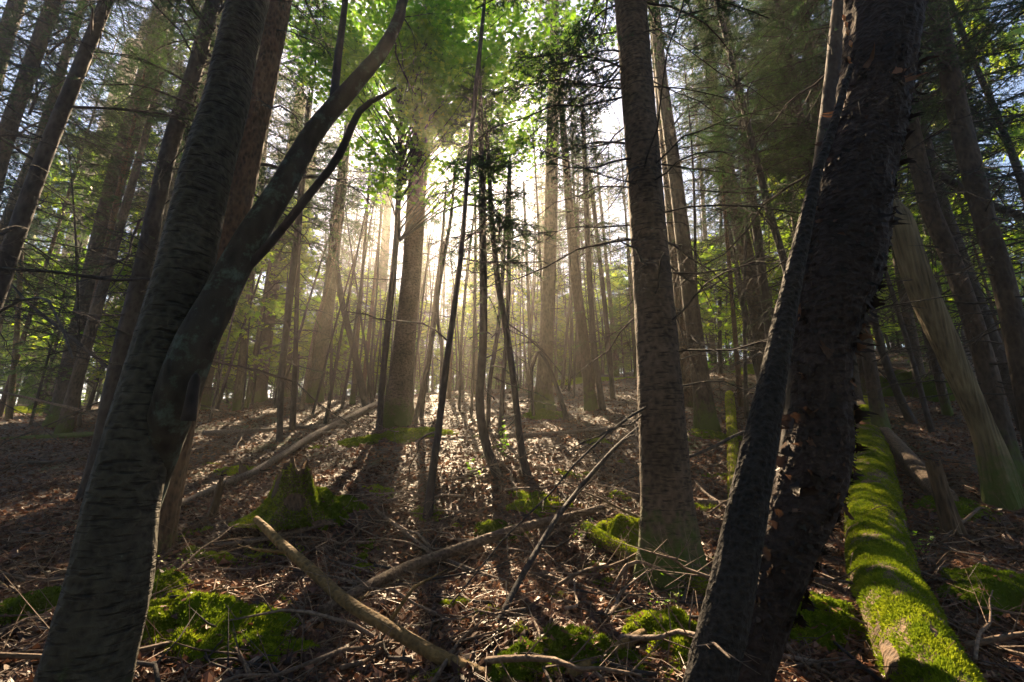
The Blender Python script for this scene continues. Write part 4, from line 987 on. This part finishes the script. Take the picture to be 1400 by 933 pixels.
# ---------------------------------------------------------------- logs, fallen poles, stumps
def lying(name, label, cat, pts, bark, sides=10, step=0.05, amp=0.06, moss=0, mtone=0.55, jag=0.0, group=None, seed=0, spread=1.0, mln=0.012, lift=0.5, kids=0):
    """pts rows: (px, py, width) on the ground, or (px, py, width, y) in the air at distance y"""
    r = np.random.default_rng(seed + 70); out = []
    for p in pts:
        if len(p) == 3:
            g = G(p[0], p[1]); rd = pxr(g, p[2]); out.append([g[0], g[1], g[2] + rd * lift, rd])
        else:
            g = W(p[0], p[1], p[3]); out.append([*g, pxr(g, p[2])])
    C = spline(out, step); mb = MB(); base = C[0, :3].copy()
    C[:, :3] += np.stack([vnoise(C[:, :3] * 2.2 + 5 * i_ + seed, i_) for i_ in range(3)], -1) * 0.018 * min(1, 0.02 / max(C[:, 3].mean(), 0.004)) * (len(C) > 6)
    f = bark_bump(amp, seed, 1.0, freq=1.5)
    mb.tube(C[:, :3], C[:, 3], sides, bump=lambda rr, th, P: f(rr, th, np.stack([P[:, 0], P[:, 1], P[:, 0] + P[:, 1]], -1)))
    kids_ = []
    for k in range(kids):                                             # side twigs still on the pole
        j = r.integers(2, max(3, len(C) - 2)); d = unit(np.append(r.normal(0, 1, 2), abs(r.normal(0.3, 0.4)))); l_ = r.uniform(0.08, 0.35)
        mid = C[j, :3] + d * l_ * 0.5 + r.normal(0, 0.02, 3)
        mb.tube([C[j, :3], mid, C[j, :3] + d * l_ + r.normal(0, 0.03, 3)], [C[j, 3] * 0.45, C[j, 3] * 0.3, 0.0015], 4)
    if moss:
        root = mb.build(name, bark, origin=base); tag(root, label, cat, group); m2 = MB(); n_ = moss
        ti = r.random(n_) * (len(C) - 1.01); i0 = ti.astype(int); fr = (ti - i0)[:, None]; c_ = C[i0] * (1 - fr) + C[i0 + 1] * fr
        T = unit(C[i0 + 1, :3] - C[i0, :3]); A = unit(np.cross(T, [0, 0, 1.0])); B = np.cross(A, T)
        th = pi / 2 + r.normal(0, 0.62 * spread, n_); nn = np.cos(th)[:, None] * A + np.sin(th)[:, None] * B
        lump = 1.0 + 0.045 * vnoise(c_[:, :3] * 3.3 + nn * 1.5, seed) + 0.05 * vnoise(c_[:, :3] * 15 + nn * 4, seed + 2)
        kp = np.full(n_, True) if spread != 1.25 else vnoise(c_[:, :3] * 3.1 + nn * 2.5, seed + 9) + 0.5 * vnoise(c_[:, :3] * 11 + nn * 5, seed + 10) > -1.0 + 0.25 * np.abs(th - pi / 2) ** 2
        c_, nn, lump = c_[kp], nn[kp], lump[kp]
        mossy(m2, c_[:, :3] + nn * (c_[:, 3] * lump)[:, None], nn, r, 1, mln, mln * 0.8, tone=mtone)
        o = m2.build('moss', M_moss, root, origin=base, tone=True)
    else:
        root = mb.build(name, bark, origin=base); tag(root, label, cat, group)
    return root


lying('mossy_log', 'thick fallen log under a carpet of yellow green moss, running to the bottom edge', 'log',
      [(1184, 575, 42), (1190, 640, 64), (1196, 705, 80), (1207, 785, 98), (1236, 865, 122), (1284, 965, 150), (1350, 1080, 185)], M_rot, 36, 0.03, 0.05, 130000, 0.62, seed=1, spread=1.25, mln=0.0125, lift=0.25)
lying('fallen_log', 'bare brown log slanting from the mossy log to the weathered stump', 'log', [(1172, 560, 26), (1205, 595, 28), (1240, 632, 30), (1296, 690, 36)], M_wood, 18, 0.05, 0.08, seed=2)
lying('mossy_pole', 'slim mossy pole lying end on between big spruce and crossing stem', 'log', [(1006, 694, 18), (1004, 650, 16), (1002, 600, 14), (999, 560, 13), (998, 545, 11)], M_yellow, 10, 0.05, 0.08, 9000, 0.7, seed=3, spread=1.6, lift=1.2)
lying('fallen_pole', 'long pale pole fallen across the clearing, rising towards the central spruce', 'pole', [(232, 702, 11), (300, 672, 11), (360, 645, 10), (430, 602, 10), (500, 566, 9), (512, 558, 7)], M_grey, 8, seed=4, kids=4, lift=1.5)
y_ = G(660, 925)[1]
lying('fallen_branch', 'yellowish mossy branch with a broken raised end, running down to the bottom middle', 'branch', [(350, 708, 9, y_ + .95), (372, 728, 13, y_ + .85), (420, 775, 15, y_ + .62), (480, 825, 17, y_ + .36), (560, 875, 18, y_ + .15), (640, 918, 20, y_ + 0.02), (720, 950, 20, y_ - 0.1)], M_yellow, 14, 0.03, 0.08, seed=5, kids=3)
lying('fallen_branch', 'grey stick slanting up from the bottom edge under the yellow branch', 'branch', [(318, 940, 13), (390, 885, 12), (470, 832, 11), (530, 795, 9), (580, 770, 7)], M_grey, 9, seed=6, kids=3, lift=1.5)
lying('fallen_branch', 'long gently curved tan branch sweeping from the yellow branch towards the big spruce', 'branch', [(440, 848, 13), (500, 820, 15), (560, 793, 15), (620, 770, 14), (690, 745, 13), (750, 726, 11), (805, 708, 8), (838, 694, 5)], M_wood, 9, 0.04, seed=7, kids=5, lift=2.2)
y_ = G(640, 940)[1]
lying('leaning_stick', 'thin dark stick slanting up from the bottom middle to the big spruce', 'stick', [(636, 945, 9, y_), (680, 855, 8.5, y_ + .45), (735, 755, 8, y_ + 1.0), (795, 665, 6.5, y_ + 1.7), (855, 600, 5, y_ + 2.3), (915, 552, 3, y_ + 2.9)], M_dark, 8, 0.05, seed=8, kids=5)
lying('fallen_branch', 'slim grey stick below the mossy stump, pointing at the slanted sapling', 'branch', [(228, 757, 6), (320, 747, 6), (400, 735, 7), (470, 712, 6), (530, 690, 5), (565, 674, 3)], M_grey, 7, seed=9, kids=4, lift=1.6)
lying('fallen_branch', 'pale thin stick falling from the stump side towards the tan branch', 'branch', [(512, 700, 4), (550, 732, 5), (590, 762, 5), (640, 785, 5), (690, 800, 3)], M_grey, 6, seed=10, kids=3, lift=2)
lying('mossy_pole', 'moss furred fallen pole between the round cushion and the crossing stem', 'log', [(800, 732, 14), (840, 762, 20), (885, 786, 22), (930, 806, 22), (985, 830, 22)], M_yellow, 12, 0.04, 0.1, 9000, 0.65, seed=11, spread=1.3, lift=1.4)
lying('fallen_branch', 'orange tan stick at the bottom edge, rising to the crossing stem', 'branch', [(780, 940, 15), (840, 905, 14), (890, 876, 13), (930, 856, 11), (965, 838, 8)], M_yellow, 9, seed=12, lift=1.6)
y_ = G(1200, 695)[1]
lying('arched_twig', 'thin bowed twig resting over the mossy log', 'twig', [(1150, 722, 5, y_ - .1), (1180, 702, 5, y_), (1225, 694, 5, y_ + .1), (1270, 692, 5, y_ + .2), (1300, 689, 3, y_ + .3)], M_wood, 6, seed=13)
lying('fallen_twig', 'bare tan twig crossing the lower corner by the big leaning tree', 'twig', [(-10, 800, 5), (20, 828, 5), (52, 856, 4)], M_yellow, 6, seed=14, lift=3)
lying('fallen_log', 'dark log lying flat far left behind the big leaning tree', 'log', [(-10, 604, 10), (60, 600, 11), (135, 596, 11), (200, 600, 9)], M_spruce, 10, seed=15)
lying('fallen_log', 'slim log lying flat right of the leaning pair, below the blue grey trunk', 'log', [(278, 594, 9), (350, 592, 9), (420, 587, 8), (476, 585, 6)], M_grey, 9, seed=16, kids=3)
lying('fallen_log', 'short dark log on the litter at the left edge', 'log', [(-10, 637, 8), (40, 636, 8), (82, 634, 6)], M_dark, 8, seed=17)
lying('fallen_pole', 'thin pole propped across the far left trunks', 'pole', [(-5, 535, 5, 8.2), (60, 550, 5, 8.0), (130, 566, 5, 7.8), (170, 572, 4, 7.7)], M_wood, 6, seed=18)
lying('leaning_stick', 'dead stick slanting down between the far left trunks', 'stick', [(12, 385, 4, 6.5), (45, 420, 6, 6.5), (95, 460, 7, 6.4), (150, 505, 6, 6.4)], M_dark, 7, seed=19, kids=3)
lying('fallen_pole', 'pale pole lying behind the thicket, in front of the misty trunk', 'pole', [(600, 602, 4), (680, 598, 5), (760, 594, 5), (850, 585, 4)], M_grey, 6, seed=20, kids=3)
lying('leaning_pole', 'dead stem leaning across the right edge behind the heavy trunk', 'pole', [(1282, 238, 13, 5.6), (1312, 256, 14, 5.6), (1350, 278, 14, 5.6), (1420, 305, 14, 5.6)], M_dark, 10, seed=21)
lying('fallen_log', 'pale log lying far back behind the leaning pole', 'log', [(1180, 498, 7), (1215, 500, 8), (1270, 498, 7)], M_grey, 8, seed=22)
lying('fallen_branch', 'curved bare branch on the dark ground below the weathered stump', 'branch', [(1290, 740, 5), (1340, 700, 6), (1380, 740, 5), (1400, 790, 5)], M_wood, 7, seed=23, kids=3, lift=2)
lying('fallen_twig', 'short pale twig lit at the bottom right corner', 'twig', [(1330, 913, 5), (1350, 908, 5), (1368, 902, 4)], M_yellow, 6, seed=24, lift=2)
lying('fallen_branch', 'dark branch lying flat under the long curved tan branch', 'branch', [(720, 790, 6), (760, 800, 7), (810, 815, 7), (860, 835, 6)], M_wood, 8, seed=25, kids=3, lift=1.8)
lying('fallen_branch', 'pale bent twig between brown trunk foot and crossing stem', 'branch', [(950, 660, 3), (965, 680, 4), (985, 695, 5), (1002, 706, 4)], M_grey, 6, seed=26, lift=2)
lying('fallen_log', 'orange brown log end beside the big straight spruce', 'log', [(955, 690, 12), (975, 692, 12), (1000, 694, 11)], M_wood, 9, seed=27)
lying('fallen_branch', 'dead branch slanting over the mossy pole behind the crossing stem', 'branch', [(940, 625, 5, 5.2), (970, 615, 5, 5.3), (1000, 600, 5, 5.4), (1030, 588, 4, 5.5)], M_dark, 6, seed=28, kids=3)
lying('bent_sapling', 'dead sapling bent over in a hoop beside the misty trunk', 'sapling', [(731, 575, 5, 8.6), (727, 535, 5, 8.6), (727, 505, 5, 8.6), (735, 482, 5, 8.6), (744, 490, 5, 8.6), (756, 515, 6, 8.5), (768, 550, 7, 8.4), (775, 580, 8, 8.3)], M_dark, 7, 0.05, seed=29)
lying('bent_sapling', 'bare stick bent like a knee over the mossy fallen pole', 'stick', [(830, 840, 5, 3.15), (842, 805, 5, 3.15), (858, 776, 5, 3.2), (872, 771, 5, 3.2), (900, 780, 4, 3.2), (940, 800, 3, 3.1)], M_wood, 6, 0.04, seed=30)
r_ = np.random.default_rng(31); WH = ['near the mossy stump', 'between the crossing sticks', 'in the light below the thicket', 'near the big straight spruce', 'on the litter at the left', 'on the dark ground at the right']
for i in range(170):                                                   # smaller fallen sticks lying about
    px, py = r_.uniform(0, 1400), r_.uniform(565, 930); g = G(px, py); a = r_.uniform(0, pi); l_ = r_.uniform(0.25, 1.1); k = 6
    t = np.linspace(-.5, .5, k); x = g[0] + cos(a) * l_ * t + r_.normal(0, .02, k); y = g[1] + sin(a) * l_ * t + r_.normal(0, .02, k)
    rad = r_.uniform(0.004, 0.011); z = h(x, y) + rad * 2 + 0.03 * r_.random() + np.abs(t) * r_.normal(0.02, 0.06)
    mb = MB(); mb.tube(np.stack([x, y, z], -1), rad * np.linspace(1, 0.35, k), 6)
    for q in range(3):
        j = r_.integers(1, k - 1); d = unit(np.append(r_.normal(0, 1, 2), 0.3)); b = np.array([x[j], y[j], z[j]]); mb.tube([b, b + d * l_ * .15, b + d * l_ * .28 + r_.normal(0, .02, 3)], [rad * .6, rad * .4, .001], 4)
    wz = 4 if px < 250 else (0 if px < 480 and py < 760 else (1 if py > 760 and px < 800 else (2 if px < 780 else (3 if px < 1010 else 5))))
    o = mb.build('fallen_stick', (M_wood, M_grey, M_dark)[i % 3], origin=g); tag(o, 'one of the small dead sticks lying ' + WH[wz], 'stick', 'small dead sticks ' + WH[wz])


def dead_bough_mesh(seed, L_):
    r = np.random.default_rng(seed); mb = MB(); bough(mb, np.zeros(3), 0.0, L_, 0.1, 0.1, r, 0.012, live=0.0, spacing=0.09, twig=0.4, dead_tw=True)
    return mb.mesh('dead_bough', (M_wood, M_grey)[seed % 2])


DB = [dead_bough_mesh(800 + i, 0.6 + 0.12 * i) for i in range(6)]
r_ = np.random.default_rng(41)
for i in range(80):
    px, py = (r_.uniform(480, 1010), r_.uniform(560, 900)) if i % 2 else (r_.uniform(180, 1390), r_.uniform(570, 925))
    g = G(px, py); sd_ = 'left of the slanted sapling' if px < 585 else ('between the slanted sapling and the big straight spruce' if px < 900 else 'around the crossing stem and the mossy log')
    o = link('dead_bough', DB[i % 6], None, g + [0, 0, 0.04]); tag(o, 'one of the twiggy dead boughs lying ' + sd_, 'branch', 'dead boughs ' + sd_)
    o.rotation_euler = (r_.uniform(0, 6.28), r_.normal(-0.12, 0.12), r_.uniform(0, 6.28)); b = r_.uniform(0.5, 1.1); o.scale = (b, b, b)


def stump(name, label, px, py, wpx, hpx, bark, seed, jag=0.35, taper=0.55, moss=0, mtone=0.5, lean=(0, 0), flare=0.5):
    r = np.random.default_rng(seed); g = G(px, py); rd = pxr(g, wpx); Ht = hpx * 2 * pxr(g, 1.0); n_ = 40; k = 26; mb = MB()
    th = np.arange(n_) * 2 * pi / n_; u = np.linspace(0, 1, k)
    top = 1 - jag * (0.5 + 0.5 * vnoise(np.stack([np.cos(th) * 1.6, np.sin(th) * 1.6, th * 0 + seed], -1), seed)) - 0.22 * jag * r.random(n_)
    zz = u[:, None] * top[None] * Ht
    prof = taper + (1 - taper) * np.exp(-u * 3.2)
    rr = rd * prof[:, None] * (1 + 0.16 * np.cos(5 * th + seed)[None] * np.exp(-u * 2.5)[:, None] * flare * 2 + 0.10 * vnoise(np.stack([np.cos(th)[None] * 4 + 0 * zz, np.sin(th)[None] * 4 + 0 * zz, zz * 2], -1), seed))
    X = g[0] + rr * np.cos(th) + lean[0] * zz; Y = g[1] + rr * np.sin(th) + lean[1] * zz; Z = g[2] - 0.06 + zz
    idx = np.arange(k * n_).reshape(k, n_); nx = np.roll(idx, -1, 1)
    V = np.stack([X, Y, Z], -1)
    mb.add(V, None, np.stack([idx[:-1], nx[:-1], nx[1:], idx[1:]], -1).reshape(-1, 4))
    inn = V[-1] * [1, 1, 1]; ctr = inn.mean(0); ring2 = ctr + (inn - ctr) * [0.72, 0.72, 1]; ring2[:, 2] -= 0.04 * Ht; ring3 = ctr + (inn - ctr) * [0.4, 0.4, 0]; ring3[:, 2] = g[2] + Ht * 0.42
    W3 = np.vstack([inn, ring2, ring3, ring3.mean(0)[None]]); ii = np.arange(3 * n_).reshape(3, n_); nn = np.roll(ii, -1, 1)
    mb.add(W3, [[ii[2, i], nn[2, i], 3 * n_] for i in range(n_)], np.stack([ii[:-1], nn[:-1], nn[1:], ii[1:]], -1).reshape(-1, 4))
    root = mb.build(name, bark, origin=g); tag(root, label, 'stump')
    if moss:
        m2 = MB(); fi = r.random(moss) ** 1.5 * (k - 1.01) * 0.9; ai = r.integers(0, n_, moss); i0 = fi.astype(int); fr = (fi - i0)[:, None]; fa = r.random(moss)[:, None]; a2 = (ai + 1) % n_
        P = (V[i0, ai] * (1 - fa) + V[i0, a2] * fa) * (1 - fr) + (V[i0 + 1, ai] * (1 - fa) + V[i0 + 1, a2] * fa) * fr
        nn = unit(np.stack([np.cos(th[ai]), np.sin(th[ai]), np.full(moss, 0.5)], -1))
        keep = vnoise(P * 5, seed) > -0.45 + 0.7 * fi / k; mossy(m2, P[keep], nn[keep], r, 1, 0.018, 0.011, tone=mtone)
        m2.build('moss', M_moss, root, origin=g, tone=True)
    return root


stump('rotten_stump', 'jagged rotten stump with mossy flanks left of the clearing', 400, 704, 140, 112, M_rot, 1, 0.55, 0.36, 24000, 0.6)
stump('broken_post', 'thin snapped stub standing between the leaning pair and the rotten stump', 287, 708, 18, 82, M_rot, 2, 0.3, 0.6, 0, 0.6, lean=(0.16, 0))
stump('broken_post', 'short stub behind the snapped one, touching the long pale pole', 333, 652, 20, 34, M_rot, 3, 0.5, 0.6, 0, 0.7, lean=(-.1, 0))
stump('broken_post', 'tall weathered splintered stump standing between mossy log and broken snag', 1304, 730, 44, 165, M_rot, 4, 0.25, 0.55, 0, lean=(-0.08, 0))
cushion('moss_cushion', 'moss skirt spreading on the near side of the rotten stump', 445, 700, .34, .26, .10, 9000, 950, 0.5)

# ---------------------------------------------------------------- small green plants
def seedling(label, px, py, n_, hgt, size, seed, group=None):
    r = np.random.default_rng(seed); g = G(px, py); mb = ml = MB()
    for k in range(n_):
        a = r.random() * 2 * pi; d = np.array([cos(a) * .35, sin(a) * .35, 1.0]); l_ = hgt * (0.5 + 0.6 * r.random()); b = g + np.array([r.normal(0, .05), r.normal(0, .05), -0.02])
        pts = [b, b + d * l_ * .5 + r.normal(0, .01, 3), b + d * l_ + r.normal(0, .02, 3)]; mb.tube(pts, [.003, .002, .001], 4)
        q = 7; s_ = 0.35 + 0.65 * r.random(q); P = b + d * (l_ * s_)[:, None] + r.normal(0, .03, (q, 3)); nr = unit(np.stack([r.normal(0, .5, q), r.normal(0, .5, q), np.ones(q)], -1))
        leaf_star(ml, P, nr, r.random(q) * 6.28, size * (.6 + .6 * r.random(q)), 1, np.clip(r.normal(.6, .2, q), 0, 1), r)
    tag(mb.build('leafy_seedling', [M_dark, M_leaf], origin=g, tone=True), label, 'seedling', group)


for i, (lb, px, py, n_, hg, sz) in enumerate((
        ('leafy seedling lit among the stems of the thicket', 690, 632, 7, .55, .035), ('low seedling in front of the wavy sapling', 648, 660, 4, .3, .03),
        ('seedling under the mossy log, right of its sunlit stretch', 1262, 765, 5, .25, .025), ('bright leafy clump behind the dark leaning trunk', 1000, 505, 14, .9, .07),
        ('second leafy clump right of the bright one, by the thin stem', 975, 512, 9, .7, .06), ('seedling at the far left beside the moss cushion', 110, 560, 8, .7, .06),
        ('grassy seedling beside the big leaning tree foot', 232, 800, 5, .22, .018), ('seedling near the round moss cushion', 800, 745, 5, .22, .02),
        ('seedling at the mossy bank next to the crossing stem', 930, 850, 5, .2, .018))):
    seedling(lb, px, py, n_, hg, sz, 980 + i)

# ---------------------------------------------------------------- litter nobody could count
r_ = np.random.default_rng(55)
def scatter(n_, ymin, ymax, wide=1.25):
    y = ymin * (ymax / ymin) ** r_.random(n_); x = r_.uniform(-wide, wide, n_) * y; return x, y


n_ = 170000; x, y = scatter(n_, 1.7, 17); z = h(x, y) + 0.008 + 0.012 * r_.random(n_); P = np.stack([x, y, z], -1)
mb = MB(); sz = (0.010 + 0.034 * r_.random(n_) ** 1.8) * (0.8 + 0.02 * y); nr = unit(np.stack([r_.normal(0, .45, n_), r_.normal(0, .45, n_), np.ones(n_)], -1))
A = unit(np.cross(nr, np.stack([r_.normal(0, 1, n_), r_.normal(0, 1, n_), r_.normal(0, .2, n_)], -1))); B = np.cross(nr, A); asp = (0.4 + 0.5 * r_.random(n_))[:, None]; s2 = sz[:, None]; cu = nr * (sz * r_.normal(0.25, 0.3, n_))[:, None]
mb.quads(P - A * s2 + cu, P - B * s2 * asp, P + A * s2 + cu, P + B * s2 * asp, 0, np.clip(r_.normal(.5, .22, n_) + 0.28 * fbm(P * 1.3, 21), 0, 1))
o = mb.build('leaf_litter', M_litter, smooth=False, tone=True); o['kind'] = 'stuff'
n_ = 15000; x, y = scatter(n_, 1.7, 16); a = r_.random(n_) * 2 * pi; l_ = (0.05 + 0.30 * r_.random(n_) ** 2.2) * (0.8 + 0.04 * y)
x2, y2 = x + np.cos(a) * l_, y + np.sin(a) * l_
P0 = np.stack([x, y, h(x, y) + 0.012 + 0.02 * r_.random(n_)], -1); P1 = np.stack([x2, y2, h(x2, y2) + 0.012 + 0.05 * r_.random(n_) ** 3], -1); mid = (P0 + P1) / 2 + np.stack([r_.normal(0, .1, n_) * l_, r_.normal(0, .1, n_) * l_, 0.06 * l_ * r_.random(n_)], -1)
rd = (0.0013 + 0.0042 * r_.random(n_) ** 3) * (0.8 + 0.05 * y); tn = np.clip(r_.normal(.5, .26, n_), 0, 1)
mb = MB(); mb.sticks(P0, mid, rd, rd * .85, 0, tn); mb.sticks(mid, P1, rd * .85, rd * .5, 0, tn)
o = mb.build('twig_litter', M_twig, tone=True); o['kind'] = 'stuff'
n_ = 450; x, y = scatter(n_, 2.0, 12); P = np.stack([x, y, h(x, y)], -1); tone = np.clip(r_.normal(.65, .2, n_), 0, 1); mb = MB()
for q in range(2):                                                    # thin dead stalks standing in the litter
    a = r_.random(n_) * 6.28; l_ = 0.06 + 0.22 * r_.random(n_); D = unit(np.stack([np.cos(a) * .8, np.sin(a) * .8, np.ones(n_)], -1)); mb.sticks(P, P + D * l_[:, None], 0.0022, 0.001, 0, tone)
o = mb.build('dead_stalk_litter', M_twig, tone=True); o['kind'] = 'stuff'
